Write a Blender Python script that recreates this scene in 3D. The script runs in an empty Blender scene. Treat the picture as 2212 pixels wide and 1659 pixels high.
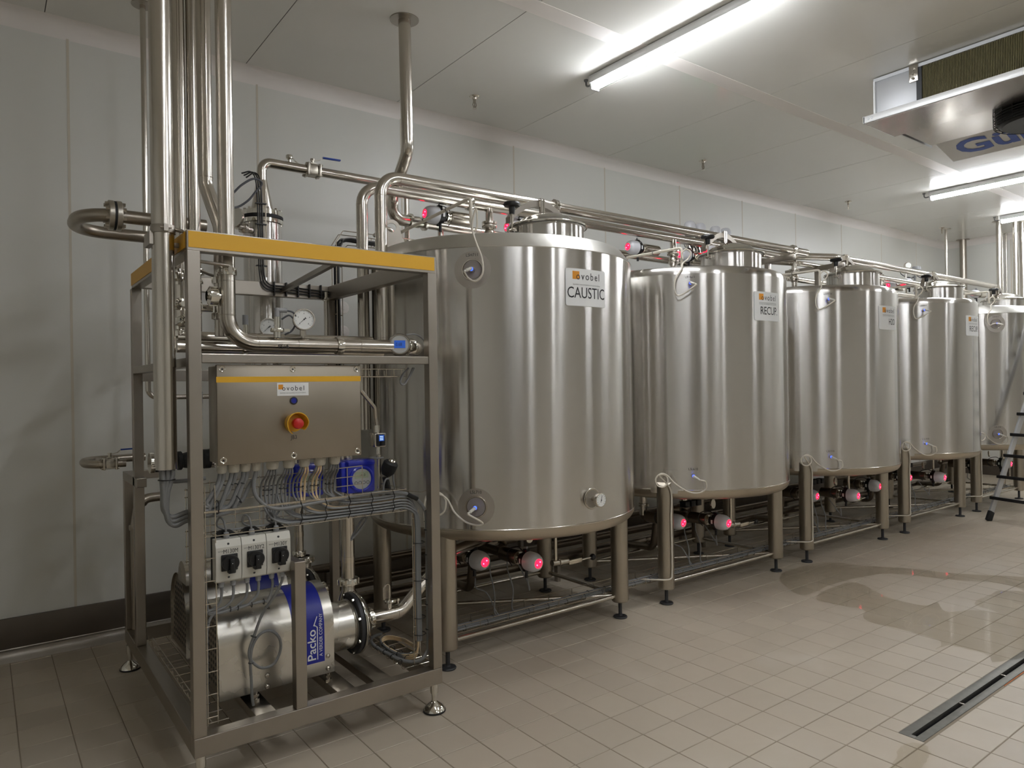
import bpy, bmesh, math, random
from mathutils import Vector, Matrix
random.seed(7)
PI = math.pi
SC = bpy.context.scene
COL = SC.collection

# ---------------------------------------------------------------- camera, world, exposure
cam_d = bpy.data.cameras.new('camera'); cam = bpy.data.objects.new('camera', cam_d); COL.objects.link(cam)
YAW, PITCH, ROLL = 0.6449, 0.0018, 0.0157
fw = Vector((math.sin(YAW)*math.cos(PITCH), math.cos(YAW)*math.cos(PITCH), math.sin(PITCH)))
rt = Vector((math.cos(YAW), -math.sin(YAW), 0)); up = rt.cross(fw)
cr = rt*math.cos(ROLL) - up*math.sin(ROLL); cu = rt*math.sin(ROLL) + up*math.cos(ROLL)
mw = Matrix.Identity(4)
for i in range(3):
    mw[i][0] = cr[i]; mw[i][1] = cu[i]; mw[i][2] = -fw[i]
mw.translation = Vector((0, 0, 1.55)); cam.matrix_world = mw
cam_d.sensor_width = 36; cam_d.lens = 1525.6/2212*36; cam_d.clip_start = 0.05
SC.camera = cam
w = bpy.data.worlds.new('world'); SC.world = w; w.use_nodes = True
w.node_tree.nodes['Background'].inputs[0].default_value = (0.5, 0.5, 0.48, 1)
w.node_tree.nodes['Background'].inputs[1].default_value = 0.05
SC.view_settings.view_transform = 'Standard'; SC.view_settings.look = 'None'
SC.view_settings.exposure = 1.4; SC.view_settings.gamma = 1.0; SC.view_settings.use_curve_mapping = False
LAMP_POWER = 26.0      # strength of the tube diffusers

# ---------------------------------------------------------------- materials
MATS = {}
def lin(c):
    return tuple(((x/255)/12.92 if x/255 <= 0.04045 else ((x/255+0.055)/1.055)**2.4) for x in c) + (1,)
def mat(name, rgb, rough=0.5, metal=0.0, emit=0.0, spec=0.5, alpha=1.0, noise=0.0, nscale=30.0, bump=0.0, aniso=0.0, coat=0.0, ecol=None, rvar=0.0, stretch=None, trans=0.0):
    m = bpy.data.materials.new(name); m.use_nodes = True
    nt = m.node_tree; b = nt.nodes['Principled BSDF']; I = b.inputs
    c = lin(rgb); I['Base Color'].default_value = c; I['Roughness'].default_value = rough; I['Metallic'].default_value = metal
    I['Specular IOR Level'].default_value = spec
    if coat: I['Coat Weight'].default_value = coat; I['Coat Roughness'].default_value = 0.1
    if trans: I['Transmission Weight'].default_value = trans
    if emit: I['Emission Color'].default_value = lin(ecol or rgb); I['Emission Strength'].default_value = emit
    if alpha < 1: I['Alpha'].default_value = alpha
    if noise or bump or rvar:
        tc = nt.nodes.new('ShaderNodeTexCoord'); mp = nt.nodes.new('ShaderNodeMapping')
        nt.links.new(tc.outputs['Object'], mp.inputs[0])
        if stretch: mp.inputs['Scale'].default_value = stretch
        n = nt.nodes.new('ShaderNodeTexNoise'); n.inputs['Scale'].default_value = nscale; n.inputs['Detail'].default_value = 3
        nt.links.new(mp.outputs[0], n.inputs[0])
        if noise:
            mx = nt.nodes.new('ShaderNodeMix'); mx.data_type = 'RGBA'
            mx.inputs[6].default_value = tuple(max(0, v*(1-noise)) for v in c[:3])+(1,)
            mx.inputs[7].default_value = tuple(min(1, v*(1+noise)) for v in c[:3])+(1,)
            nt.links.new(n.outputs[0], mx.inputs[0]); nt.links.new(mx.outputs[2], I['Base Color'])
        if rvar:
            mr = nt.nodes.new('ShaderNodeMapRange'); mr.inputs[3].default_value = rough-rvar; mr.inputs[4].default_value = rough+rvar
            nt.links.new(n.outputs[0], mr.inputs[0]); nt.links.new(mr.outputs[0], I['Roughness'])
        if bump:
            bp = nt.nodes.new('ShaderNodeBump'); bp.inputs['Strength'].default_value = bump; bp.inputs['Distance'].default_value = 0.002
            nt.links.new(n.outputs[0], bp.inputs['Height']); nt.links.new(bp.outputs[0], I['Normal'])
    if aniso:
        I['Anisotropic'].default_value = aniso
        tg = nt.nodes.new('ShaderNodeTangent'); tg.direction_type = 'RADIAL'; tg.axis = 'Z'
        nt.links.new(tg.outputs[0], I['Tangent']); I['Anisotropic Rotation'].default_value = 0.25
    MATS[name] = m
    return m
mat('tank_steel', (206, 203, 198), 0.19, 1.0, aniso=1.0, noise=0.05, nscale=3, rvar=0.03, stretch=(6, 6, 0.4))
mat('pipe_steel', (203, 197, 187), 0.20, 1.0, noise=0.05, nscale=4, rvar=0.025)
mat('polished', (225, 222, 214), 0.10, 1.0)
mat('frame_steel', (166, 159, 149), 0.34, 1.0, noise=0.10, nscale=5, rvar=0.05)
mat('box_steel', (158, 149, 136), 0.38, 1.0, noise=0.07, nscale=7, rvar=0.09)
mat('pad_steel', (190, 184, 176), 0.36, 1.0)
mat('dull_pipe', (168, 160, 148), 0.32, 1.0, noise=0.14, nscale=9, rvar=0.06)
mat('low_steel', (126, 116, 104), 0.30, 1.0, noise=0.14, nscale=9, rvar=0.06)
mat('dull_steel', (120, 112, 102), 0.45, 1.0, noise=0.12, nscale=6, rvar=0.05)
mat('cast_steel', (190, 184, 172), 0.33, 1.0, noise=0.15, nscale=60, bump=0.1)
mat('galvanised', (206, 202, 193), 0.27, 1.0, noise=0.04, nscale=7, rvar=0.05)
mat('drain_steel', (132, 130, 124), 0.48, 0.9, noise=0.3, nscale=25, rvar=0.1)
mat('rust', (176, 104, 56), 0.8)
mat('wire_steel', (212, 204, 190), 0.25, 1.0)
mat('yellow', (226, 172, 36), 0.45)
mat('white_wall', (226, 225, 218), 0.38, noise=0.02, nscale=2)
mat('seam_cream', (214, 206, 190), 0.5)
mat('seam_dark', (70, 68, 62), 0.7)
mat('ceil_white', (232, 230, 223), 0.16, noise=0.015, nscale=2)
mat('trim_white', (240, 234, 228), 0.45)
mat('kerb', (104, 96, 88), 0.4, 0.6, noise=0.2, nscale=5, rvar=0.08)
mat('kerb_cove', (170, 164, 156), 0.32, 0.8)
mat('black', (18, 18, 19), 0.42)
mat('rubber', (24, 24, 25), 0.6)
mat('dark_grey', (48, 48, 50), 0.5)
mat('cable_grey', (124, 124, 123), 0.45)
mat('cable_dark', (82, 84, 88), 0.45)
mat('cable_cream', (222, 196, 156), 0.5)
mat('cable_white', (216, 208, 192), 0.45)
mat('plastic_grey', (150, 151, 152), 0.45)
mat('plastic_white', (208, 205, 194), 0.4)
mat('gland', (202, 196, 182), 0.45)
mat('sign_white', (232, 232, 230), 0.35)
mat('ink', (34, 34, 36), 0.5)
mat('ink_grey', (110, 108, 104), 0.5)
mat('blue_plastic', (24, 40, 176), 0.22, coat=0.4)
mat('blue_label', (22, 34, 140), 0.35)
mat('blue_handle', (26, 66, 160), 0.4)
mat('red', (196, 34, 30), 0.35)
mat('orange', (226, 150, 40), 0.5)
mat('valve_white', (216, 216, 220), 0.3, coat=0.2)
mat('led_red', (235, 30, 60), 0.3, emit=1.6, ecol=(240, 20, 50))
mat('led_red_hot', (255, 120, 140), 0.3, emit=5.0, ecol=(255, 60, 90))
mat('led_green', (0, 200, 120), 0.3, emit=1.6, ecol=(0, 220, 130))
mat('led_blue', (40, 80, 255), 0.3, emit=1.5, ecol=(40, 80, 255))
mat('lcd_blue', (44, 84, 178), 0.3, emit=0.10, ecol=(60, 115, 220))
mat('lcd_pale', (170, 178, 150), 0.25)
mat('lcd_white', (190, 215, 255), 0.3, emit=0.5)
mat('lcd_black', (20, 22, 30), 0.2)
mat('grey_face', (180, 180, 176), 0.35)
mat('glass', (255, 255, 255), 0.03, trans=1.0)
mat('dial_white', (236, 236, 232), 0.35)
mat('alu', (200, 201, 202), 0.5, 0.6, noise=0.05, nscale=4)
mat('alu_bright', (226, 226, 224), 0.4, 0.3)
mat('alu_mirror', (190, 184, 180), 0.16, 1.0)
mat('fin', (98, 90, 58), 0.6, 0.2, noise=0.35, nscale=60, stretch=(1, 1, 0.2))
mat('logo_blue', (88, 112, 190), 0.4)
mat('lamp', (250, 250, 255), 0.4, emit=LAMP_POWER, ecol=(245, 249, 255))
mat('lamp_body', (226, 226, 224), 0.4)
mat('clear_plastic', (232, 238, 236), 0.1, trans=0.9)
def floor_mat(name, rgb, rough, tiles=True):
    m = mat(name, rgb, rough); nt = m.node_tree; b = nt.nodes['Principled BSDF']
    N = nt.nodes.new; L = nt.links.new
    g = N('ShaderNodeNewGeometry')
    n1 = N('ShaderNodeTexNoise'); n1.inputs['Scale'].default_value = 1.3; n1.inputs['Detail'].default_value = 5; n1.inputs['Distortion'].default_value = 0.6
    L(g.outputs['Position'], n1.inputs[0])
    n2 = N('ShaderNodeTexNoise'); n2.inputs['Scale'].default_value = 14; n2.inputs['Detail'].default_value = 6
    L(g.outputs['Position'], n2.inputs[0])
    sn = N('ShaderNodeVectorMath'); sn.operation = 'SUBTRACT'; sn.inputs[1].default_value = (1.518, 1.7614, 0); L(g.outputs['Position'], sn.inputs[0])
    s2 = N('ShaderNodeVectorMath'); s2.operation = 'SCALE'; s2.inputs['Scale'].default_value = 1/0.2002; L(sn.outputs[0], s2.inputs[0])
    fl = N('ShaderNodeVectorMath'); fl.operation = 'FLOOR'; L(s2.outputs[0], fl.inputs[0])
    wn = N('ShaderNodeTexWhiteNoise'); L(fl.outputs[0], wn.inputs[0])
    c = lin(rgb)
    mx = N('ShaderNodeMix'); mx.data_type = 'RGBA'
    k = 0.10 if tiles else 0.35
    mx.inputs[6].default_value = tuple(v*(1-k) for v in c[:3])+(1,); mx.inputs[7].default_value = tuple(v*(1+k) for v in c[:3])+(1,)
    av = N('ShaderNodeMath'); av.operation = 'MULTIPLY_ADD'; av.inputs[1].default_value = 0.55; L(n1.outputs[0], av.inputs[0])
    a2 = N('ShaderNodeMath'); a2.operation = 'MULTIPLY'; a2.inputs[1].default_value = 0.45; L(wn.outputs[0] if tiles else n2.outputs[0], a2.inputs[0]); L(a2.outputs[0], av.inputs[2])
    L(av.outputs[0], mx.inputs[0])
    if tiles:   # limescale bloom and scuffs on the tiles
        rp = N('ShaderNodeMapRange'); rp.inputs[1].default_value = 0.56; rp.inputs[2].default_value = 0.72; rp.inputs[4].default_value = 0.35
        ml = N('ShaderNodeMath'); ml.operation = 'MULTIPLY'; L(n1.outputs[0], rp.inputs[0])
        L(rp.outputs[0], ml.inputs[0]); L(n2.outputs[0], ml.inputs[1])
        m2 = N('ShaderNodeMix'); m2.data_type = 'RGBA'; m2.inputs[7].default_value = lin((214, 208, 198))
        L(ml.outputs[0], m2.inputs[0]); L(mx.outputs[2], m2.inputs[6]); L(m2.outputs[2], b.inputs['Base Color'])
    else:
        L(mx.outputs[2], b.inputs['Base Color'])
    mr = N('ShaderNodeMapRange'); mr.inputs[3].default_value = rough-0.1; mr.inputs[4].default_value = rough+0.12
    L(n2.outputs[0], mr.inputs[0]); L(mr.outputs[0], b.inputs['Roughness'])
    return m
floor_mat('tile', (180, 168, 150), 0.42)
floor_mat('grout', (138, 126, 108), 0.8, False)
def water_mat():
    m = bpy.data.materials.new('water'); m.use_nodes = True; nt = m.node_tree
    nt.nodes.clear(); o = nt.nodes.new('ShaderNodeOutputMaterial')
    t = nt.nodes.new('ShaderNodeBsdfTransparent'); t.inputs[0].default_value = (0.95, 0.94, 0.91, 1)
    g = nt.nodes.new('ShaderNodeBsdfGlossy'); g.inputs['Roughness'].default_value = 0.02
    n = nt.nodes.new('ShaderNodeTexNoise'); n.inputs['Scale'].default_value = 9; bp = nt.nodes.new('ShaderNodeBump'); bp.inputs['Strength'].default_value = 0.04
    ge = nt.nodes.new('ShaderNodeNewGeometry'); nt.links.new(ge.outputs['Position'], n.inputs[0]); nt.links.new(n.outputs[0], bp.inputs['Height']); nt.links.new(bp.outputs[0], g.inputs['Normal'])
    f = nt.nodes.new('ShaderNodeFresnel'); f.inputs[0].default_value = 1.33
    mx = nt.nodes.new('ShaderNodeMixShader')
    ml = nt.nodes.new('ShaderNodeMath'); ml.operation = 'MULTIPLY'; ml.inputs[1].default_value = 0.42; nt.links.new(f.outputs[0], ml.inputs[0])
    nt.links.new(ml.outputs[0], mx.inputs[0]); nt.links.new(t.outputs[0], mx.inputs[1]); nt.links.new(g.outputs[0], mx.inputs[2]); nt.links.new(mx.outputs[0], o.inputs[0])
    MATS['water'] = m
water_mat()

# ---------------------------------------------------------------- mesh builder
def V(p): return Vector(p)
def frame_of(d):
    d = d.normalized(); a = Vector((0, 0, 1)) if abs(d.z) < 0.95 else Vector((1, 0, 0))
    x = a.cross(d).normalized(); return x, d.cross(x).normalized()
class G:
    def __init__(s): s.v = []; s.f = []
    def add(s, vs, fs):
        o = len(s.v); s.v += [tuple(p) for p in vs]; s.f += [tuple(i+o for i in f) for f in fs]; return s
    def box(s, x0, y0, z0, x1, y1, z1, c=0.0):
        if x1 < x0: x0, x1 = x1, x0
        if y1 < y0: y0, y1 = y1, y0
        if z1 < z0: z0, z1 = z1, z0
        return s.obox(((x0+x1)/2, (y0+y1)/2, (z0+z1)/2), (1, 0, 0), (0, 1, 0), (0, 0, 1), (x1-x0)/2, (y1-y0)/2, (z1-z0)/2, c)
    def obox(s, c, ax, ay, az, hx, hy, hz, ch=0.0):
        c, ax, ay, az = V(c), V(ax), V(ay), V(az)
        if not ch:
            vs = [c+ax*hx*i+ay*hy*j+az*hz*k for i in (-1, 1) for j in (-1, 1) for k in (-1, 1)]
            return s.add(vs, [(0, 1, 3, 2), (4, 6, 7, 5), (0, 4, 5, 1), (2, 3, 7, 6), (0, 2, 6, 4), (1, 5, 7, 3)])
        bm = bmesh.new(); bmesh.ops.create_cube(bm, size=2)
        for q in bm.verts: q.co = Vector((q.co.x*hx, q.co.y*hy, q.co.z*hz))
        bmesh.ops.bevel(bm, geom=bm.edges[:], offset=ch, segments=2, affect='EDGES', profile=0.5)
        bm.verts.index_update()
        vs = [c+ax*q.co.x+ay*q.co.y+az*q.co.z for q in bm.verts]; fs = [[q.index for q in f.verts] for f in bm.faces]
        bm.free(); return s.add(vs, fs)
    def bar(s, a, b, w, h=None, upv=(0, 0, 1), c=0.0):     # square bar from a to b, w across, h along upv
        a, b = V(a), V(b); d = b-a; L = d.length; d.normalize(); u = V(upv)
        x = u.cross(d)
        if x.length < 1e-4: x = Vector((1, 0, 0)).cross(d)
        x.normalize(); y = d.cross(x)
        return s.obox((a+b)/2, x, y, d, w/2, (h or w)/2, L/2, c)
    def lathe(s, prof, o=(0, 0, 0), ax=(0, 0, 1), n=32, a0=0.0, a1=None):
        o = V(o); d = V(ax).normalized(); x, y = frame_of(d); full = a1 is None
        if full: a1 = 2*PI
        m = n if full else n+1; vs = []; idx = []
        for r, t in prof:
            if abs(r) < 1e-6: idx.append([len(vs)]*m); vs.append(o+d*t)
            else:
                idx.append(list(range(len(vs), len(vs)+m)))
                for i in range(m):
                    a = a0+(a1-a0)*i/n; vs.append(o+d*t+(x*math.cos(a)+y*math.sin(a))*r)
        fs = []
        for A, B in zip(idx, idx[1:]):
            for i in range(n):
                j = (i+1) % m; q = [A[i], A[j], B[j], B[i]]; q2 = []
                for t in q:
                    if t not in q2: q2.append(t)
                if len(q2) > 2: fs.append(q2)
        return s.add(vs, fs)
    def cyl(s, a, b, r, n=24, r2=None):
        a, b = V(a), V(b); d = b-a
        return s.lathe([(0, 0), (r, 0), (r if r2 is None else r2, d.length), (0, d.length)], a, d, n)
    def tube(s, pts, r, n=14, bend=0.0, seg=6, cap=True):
        P = [V(p) for p in pts]
        if bend and len(P) > 2:
            Q = [P[0]]
            for a, b, c in zip(P, P[1:], P[2:]):
                u = (a-b); w2 = (c-b); lu, lw = u.length, w2.length; u.normalize(); w2.normalize()
                dt = max(-1, min(1, u.dot(w2))); ang = math.acos(dt)
                if ang > PI-0.02: Q.append(b); continue
                t = min(bend/math.tan(ang/2), lu*0.499, lw*0.499); rr = t*math.tan(ang/2)
                bi = (u+w2).normalized(); cc = b+bi*(rr/math.sin(ang/2)); p0 = b+u*t-cc; p1 = b+w2*t-cc
                sw = PI-ang; k = max(2, int(seg*sw/(PI/2))+1)
                for i in range(k+1):
                    f = i/k; Q.append(cc+(p0*math.sin((1-f)*sw)+p1*math.sin(f*sw))/math.sin(sw))
            Q.append(P[-1]); P = Q
        P2 = [P[0]]
        for p in P[1:]:
            if (p-P2[-1]).length > 1e-5: P2.append(p)
        P = P2; vs = []; fs = []; x = None
        for i, p in enumerate(P):
            d = (P[min(i+1, len(P)-1)]-P[max(i-1, 0)]).normalized()
            if x is None: x, y = frame_of(d)
            else:
                x = (x-d*x.dot(d)); x.normalize(); y = d.cross(x)
            k = 1.0
            if 0 < i < len(P)-1:
                k = 1/max(0.5, math.cos((P[i]-P[i-1]).angle(P[i+1]-P[i])/2)) if not bend else 1.0
            for j in range(n):
                a = 2*PI*j/n; vs.append(p+(x*math.cos(a)+y*math.sin(a))*r)
        for i in range(len(P)-1):
            for j in range(n):
                k = (j+1) % n; fs.append((i*n+j, i*n+k, (i+1)*n+k, (i+1)*n+j))
        if cap:
            fs.append(tuple(range(n-1, -1, -1))); fs.append(tuple((len(P)-1)*n+j for j in range(n)))
        return s.add(vs, fs)
    def curve(s, pts, r, n=8, k=8):        # smooth cable through the points
        P = [V(p) for p in pts]; P = [P[0]*2-P[1]]+P+[P[-1]*2-P[-2]]; Q = []
        for i in range(1, len(P)-2):
            a, b, c, d = P[i-1:i+3]
            for j in range(k):
                t = j/k; Q.append(0.5*((2*b)+(c-a)*t+(2*a-5*b+4*c-d)*t*t+(3*b-a-3*c+d)*t**3))
        Q.append(P[-2]); return s.tube(Q, r, n, bend=0.0)
    def ring(s, c, ax, R, r, n=28, m=8, a0=0.0, a1=None):
        return s.lathe([(R+r*math.cos(2*PI*i/m), r*math.sin(2*PI*i/m)) for i in range(m+1)], c, ax, n, a0, a1)
    def sph(s, c, r, n=16, m=8, sq=1.0, ax=(0, 0, 1)):
        return s.lathe([(r*math.sin(PI*i/m), -r*sq*math.cos(PI*i/m)) for i in range(m+1)], c, ax, n)
    def prism(s, pts, d):
        P = [V(p) for p in pts]; n = len(P); d = V(d)
        return s.add(P+[p+d for p in P], [tuple(range(n-1, -1, -1)), tuple(range(n, 2*n))]+[(i, (i+1) % n, n+(i+1) % n, n+i) for i in range(n)])
    def build(s, name, m, parent=None, ang=35, label=None, kind=None, smooth=True):
        me = bpy.data.meshes.new(name)
        off = Vector((0, 0, 0)); q = parent
        while q is not None: off += q.location; q = q.parent
        me.from_pydata([(a-off.x, b-off.y, c-off.z) for a, b, c in s.v], [], s.f)
        bm = bmesh.new(); bm.from_mesh(me); bmesh.ops.recalc_face_normals(bm, faces=bm.faces[:]); bm.to_mesh(me); bm.free()
        if smooth:
            me.shade_smooth(); me.set_sharp_from_angle(angle=math.radians(ang))
        me.materials.append(MATS[m] if isinstance(m, str) else m)
        o = bpy.data.objects.new(name, me); COL.objects.link(o)
        if parent: o.parent = parent
        if label: o['label'] = label
        if kind: o['kind'] = kind
        return o
def tag(o, label, cat, group=None, kind=None):
    if label: o['label'] = label
    if cat: o['category'] = cat
    if group: o['group'] = group
    if kind: o['kind'] = kind
    return o
def thing(name, label, cat, loc=(0, 0, 0), group=None):
    o = bpy.data.objects.new(name, None); COL.objects.link(o); o.location = loc; o.empty_display_size = 0.05
    return tag(o, label, cat, group)
def struct(g, name, m, parent=None, **k):
    o = g.build(name, m, parent, **k)
    if not parent: o['kind'] = 'structure'
    return o
def dup(root, loc, label=None, group=None, rz=0.0):
    r = root.copy(); COL.objects.link(r); r.location = loc; r.rotation_euler = (0, 0, rz)
    if label: r['label'] = label
    if group: r['group'] = group
    for ch in root.children:
        c = ch.copy(); COL.objects.link(c); c.parent = r
        for gch in ch.children:
            d = gch.copy(); COL.objects.link(d); d.parent = c
    return r
FONT = None
def text_geo(body, size, origin, ax=(1, 0, 0), az=(0, 0, 1), depth=0.0, align='LEFT', spacing=1.0, sx=1.0, shear=0.0, bold=0.0, wrap=None):
    cu = bpy.data.curves.new('txt', 'FONT'); cu.body = body; cu.size = size; cu.align_x = align; cu.space_character = spacing
    cu.resolution_u = 3; cu.offset = bold; cu.shear = shear; cu.extrude = depth
    to = bpy.data.objects.new('txt', cu); COL.objects.link(to)
    bpy.context.view_layer.update()
    me = bpy.data.meshes.new_from_object(to.evaluated_get(bpy.context.evaluated_depsgraph_get()))
    bpy.data.objects.remove(to); bpy.data.curves.remove(cu)
    g = G(); o, ax, az = V(origin), V(ax), V(az); nrm = ax.cross(az)
    vs = []
    for q in me.vertices:
        if wrap: vs.append(wrap(q.co.x*sx, q.co.y, q.co.z))
        else: vs.append(o+ax*q.co.x*sx+az*q.co.y+nrm*q.co.z)
    fs = [tuple(p.vertices) for p in me.polygons]; bpy.data.meshes.remove(me)
    return g.add(vs, fs)

# ================================================================ THE ROOM
X0, X1, Y0, Y1, ZC = -3.2, 12.86, -7.0, 5.05, 3.79
DR = (3.2, 12.0, 1.372, 1.474)        # drain slot in the floor
GX, GY, TP = 1.518, 1.7614, 0.2002
def rect_minus(r, d):
    x0, x1, y0, y1 = r; a0, a1, b0, b1 = d
    if x1 <= a0 or x0 >= a1 or y1 <= b0 or y0 >= b1: return [r]
    out = []
    if x0 < a0: out.append((x0, a0, y0, y1)); x0 = a0
    if x1 > a1: out.append((a1, x1, y0, y1)); x1 = a1
    if y0 < b0: out.append((x0, x1, y0, b0))
    if y1 > b1: out.append((x0, x1, b1, y1))
    return [q for q in out if q[1]-q[0] > 0.012 and q[3]-q[2] > 0.012]
g = G()
for q in rect_minus((X0, X1, Y0, Y1), DR): g.box(q[0], q[2], -0.06, q[1], q[3], -0.0025)
floor = struct(g, 'floor', 'grout')
tiles = []
i0, i1 = int((X0-GX)/TP)-1, int((X1-GX)/TP)+1; j0, j1 = int((Y0-GY)/TP)-1, int((5.03-GY)/TP)+1
for i in range(i0, i1):
    for j in range(j0, j1):
        x0, y0 = GX+i*TP, GY+j*TP; r = (max(x0, X0), min(x0+TP, X1), max(y0, Y0), min(y0+TP, 5.03))
        if r[1]-r[0] < 0.02 or r[3]-r[2] < 0.02: continue
        for q in rect_minus(r, DR): tiles.append(q)
def in_view(q):
    p = Vector(((q[0]+q[1])/2, (q[2]+q[3])/2, 0))-cam.location
    d = p.dot(fw)
    if d < 0.3: return None
    u = 1106+1525.6*p.dot(cr)/d; v = 829.5-1525.6*p.dot(cu)/d
    return d if -40 < u < 2260 and v < 1700 else None
vis = sorted([(in_view(q), k) for k, q in enumerate(tiles) if in_view(q) is not None])
near = set(k for _, k in vis[:300])
def tile_geo(g, q, dz):
    e = 0.0021; c = 0.0016; x0, x1, y0, y1 = q[0]+e, q[1]-e, q[2]+e, q[3]-e
    a = [(x0, y0, -0.004), (x1, y0, -0.004), (x1, y1, -0.004), (x0, y1, -0.004)]
    b = [(x0, y0, dz-c), (x1, y0, dz-c), (x1, y1, dz-c), (x0, y1, dz-c)]
    d = [(x0+c, y0+c, dz), (x1-c, y0+c, dz), (x1-c, y1-c, dz), (x0+c, y1-c, dz)]
    fs = [(8, 9, 10, 11)]
    for k in range(4):
        l = (k+1) % 4; fs += [(k, l, 4+l, 4+k), (4+k, 4+l, 8+l, 8+k)]
    g.add(a+b+d, fs)
rest = G()
shared = None
for k, q in enumerate(tiles):
    dz = random.uniform(-0.0006, 0.0)
    full = abs(q[1]-q[0]-TP) < 1e-4 and abs(q[3]-q[2]-TP) < 1e-4
    if k in near:
        if full and shared is not None:
            o = bpy.data.objects.new('tile', shared); COL.objects.link(o); o.parent = floor
            o.location = (q[0], q[2], dz); continue
        t = G(); tile_geo(t, (0, q[1]-q[0], 0, q[3]-q[2]) , 0)
        o = t.build('tile', 'tile', None, smooth=False); o.parent = floor; o.location = (q[0], q[2], dz)
        if full: shared = o.data
    else: tile_geo(rest, q, dz)
rest.build('tile_field', 'tile', floor, kind='stuff', smooth=False)
# drain channel
dr = thing('drain_channel', 'long stainless slot drain set in the tiled floor at lower right', 'drain', (3.2, 1.42, 0))
g = G(); g.box(DR[0], DR[2], -0.02, DR[1], 1.408, 0.0005, 0.001).box(DR[0], 1.432, -0.02, DR[1], DR[3], 0.0005, 0.001).box(DR[0], 1.408, -0.02, DR[0]+0.025, 1.432, 0.0005)
g.build('slot_frame', 'drain_steel', dr)
for ya, xa in ((1.3655, 4.1), (1.159, 3.95)): G().box(xa, ya, -0.003, 8.0, ya+0.0045, -0.0002).build('rusty_grout', 'rust', floor)
g = G(); g.box(DR[0], 1.40, -0.058, DR[1], 1.44, -0.052).box(DR[0], 1.40, -0.052, DR[1], 1.408, -0.02).box(DR[0], 1.432, -0.052, DR[1], 1.44, -0.02)
g.build('channel', 'dark_grey', dr)
for xb in (3.72, 4.24, 4.76, 5.6, 6.4): G().box(xb, 1.406, -0.012, xb+0.012, 1.434, -0.002).build('cross_bar', 'frame_steel', dr)

# back wall: sandwich panels with caulked joints
PW = 1.137
def panel_wall(name, mk, u0, u1, s0, mat_=('white_wall', 'seam_cream'), z0=0.0, z1=ZC, gap=0.007):
    wall = struct(mk(u0, u1, z0, z1, 0.004, 0.08), name, mat_[1])
    u = s0-PW*math.ceil((s0-u0)/PW)
    while u < u1:
        a, b = max(u, u0), min(u+PW, u1)
        if b-a > 0.05: mk(a+gap/2, b-gap/2, z0, z1, 0.0, 0.03).build('wall_panel', mat_[0], wall)
        if b < u1-0.1: mk(b-0.007, b+0.007, z0, z1, -0.0012, 0.02).build('caulk_seam', mat_[1], wall)
        u += PW
    return wall
def mk_back(a, b, z0, z1, d0, d1): return G().box(a, Y1+d0, z0, b, Y1+d1, z1)
def mk_right(a, b, z0, z1, d0, d1): return G().box(X1+d0, a, z0, X1+d1, b, z1)
def mk_left(a, b, z0, z1, d0, d1): return G().box(X0-d1, a, z0, X0-d0, b, z1)
def mk_front(a, b, z0, z1, d0, d1): return G().box(a, Y0-d1, z0, b, Y0-d0, z1)
panel_wall('wall_back', mk_back, X0, X1+0.08, 0.4465)
panel_wall('wall_right', mk_right, Y0, Y1, 4.1)
panel_wall('wall_left', mk_left, Y0, Y1, 4.1)
panel_wall('wall_front', mk_front, X0, X1, 0.4)
# ceiling: panels across the room, joined by a flat strip
CP = 1.157; SY0, SY1 = 3.175, 3.305
ceil = struct(G().box(X0-0.08, Y0-0.08, ZC+0.004, X1+0.08, Y1+0.08, ZC+0.1), 'ceiling', 'seam_dark')
x = 1.483-CP*6
while x < X1:
    a, b = max(x, X0), min(x+CP, X1)
    for y0, y1 in ((SY1-0.01, Y1), (-1.3, SY0+0.01), (Y0, -1.31)):
        if b-a > 0.05: G().box(a+0.0025, y0, ZC, b-0.0025, y1, ZC+0.03).build('ceiling_panel', 'ceil_white', ceil)
    x += CP
struct(G().box(X0, SY0, ZC-0.002, X1, SY1, ZC+0.01), 'trim_1', 'trim_white')
def cove(pts, name, n=6, m='trim_white'):
    g = G(); (ax, ay), (bx, by), (nx, ny) = pts; r = 0.095; vs = []; fs = []
    for px, py in ((ax, ay), (bx, by)):
        for i in range(n+1):
            a = PI/2*i/n; d = r*(1-math.cos(a)); h = r*(1-math.sin(a)); vs.append((px+nx*d, py+ny*d, ZC-h))
    for i in range(n): fs.append((i, i+1, n+2+i, n+1+i))
    return struct(g.add(vs, fs), name, m)
cove(((X0, Y1), (X1, Y1), (0, -1)), 'trim_2'); cove(((X1, Y0), (X1, Y1), (-1, 0)), 'trim_3')
# kerb along the walls with a rounded foot
def kerb(name, mk):
    k = struct(mk(0.0, 0.03, 0.05, 0.245), name, 'kerb')
    return k
kb = kerb('baseboard_back', lambda d0, d1, z0, z1: G().box(X0, Y1-0.02, z0, X1, Y1-0.0005, z1, 0.002))
vs = []; fs = []
prof = [(Y1-0.02, 0.07)]+[(Y1-0.022-0.035*math.sin(a), 0.065-0.05*(1-math.cos(a))) for a in [PI/2*i/6 for i in range(7)]]+[(Y1-0.06, 0.0)]
for px in (X0, X1): vs += [(px, a, b) for a, b in prof]
n = len(prof); fs = [(i, i+1, n+i+1, n+i) for i in range(n-1)]
G().add(vs, fs).build('cove_foot', 'kerb_cove', kb)
kerb('baseboard_right', lambda d0, d1, z0, z1: G().box(X1-0.02, Y0, 0, X1-0.0005, Y1-0.03, z1))
kerb('baseboard_left', lambda d0, d1, z0, z1: G().box(X0+0.0005, Y0, 0, X0+0.02, Y1-0.03, z1))

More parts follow.
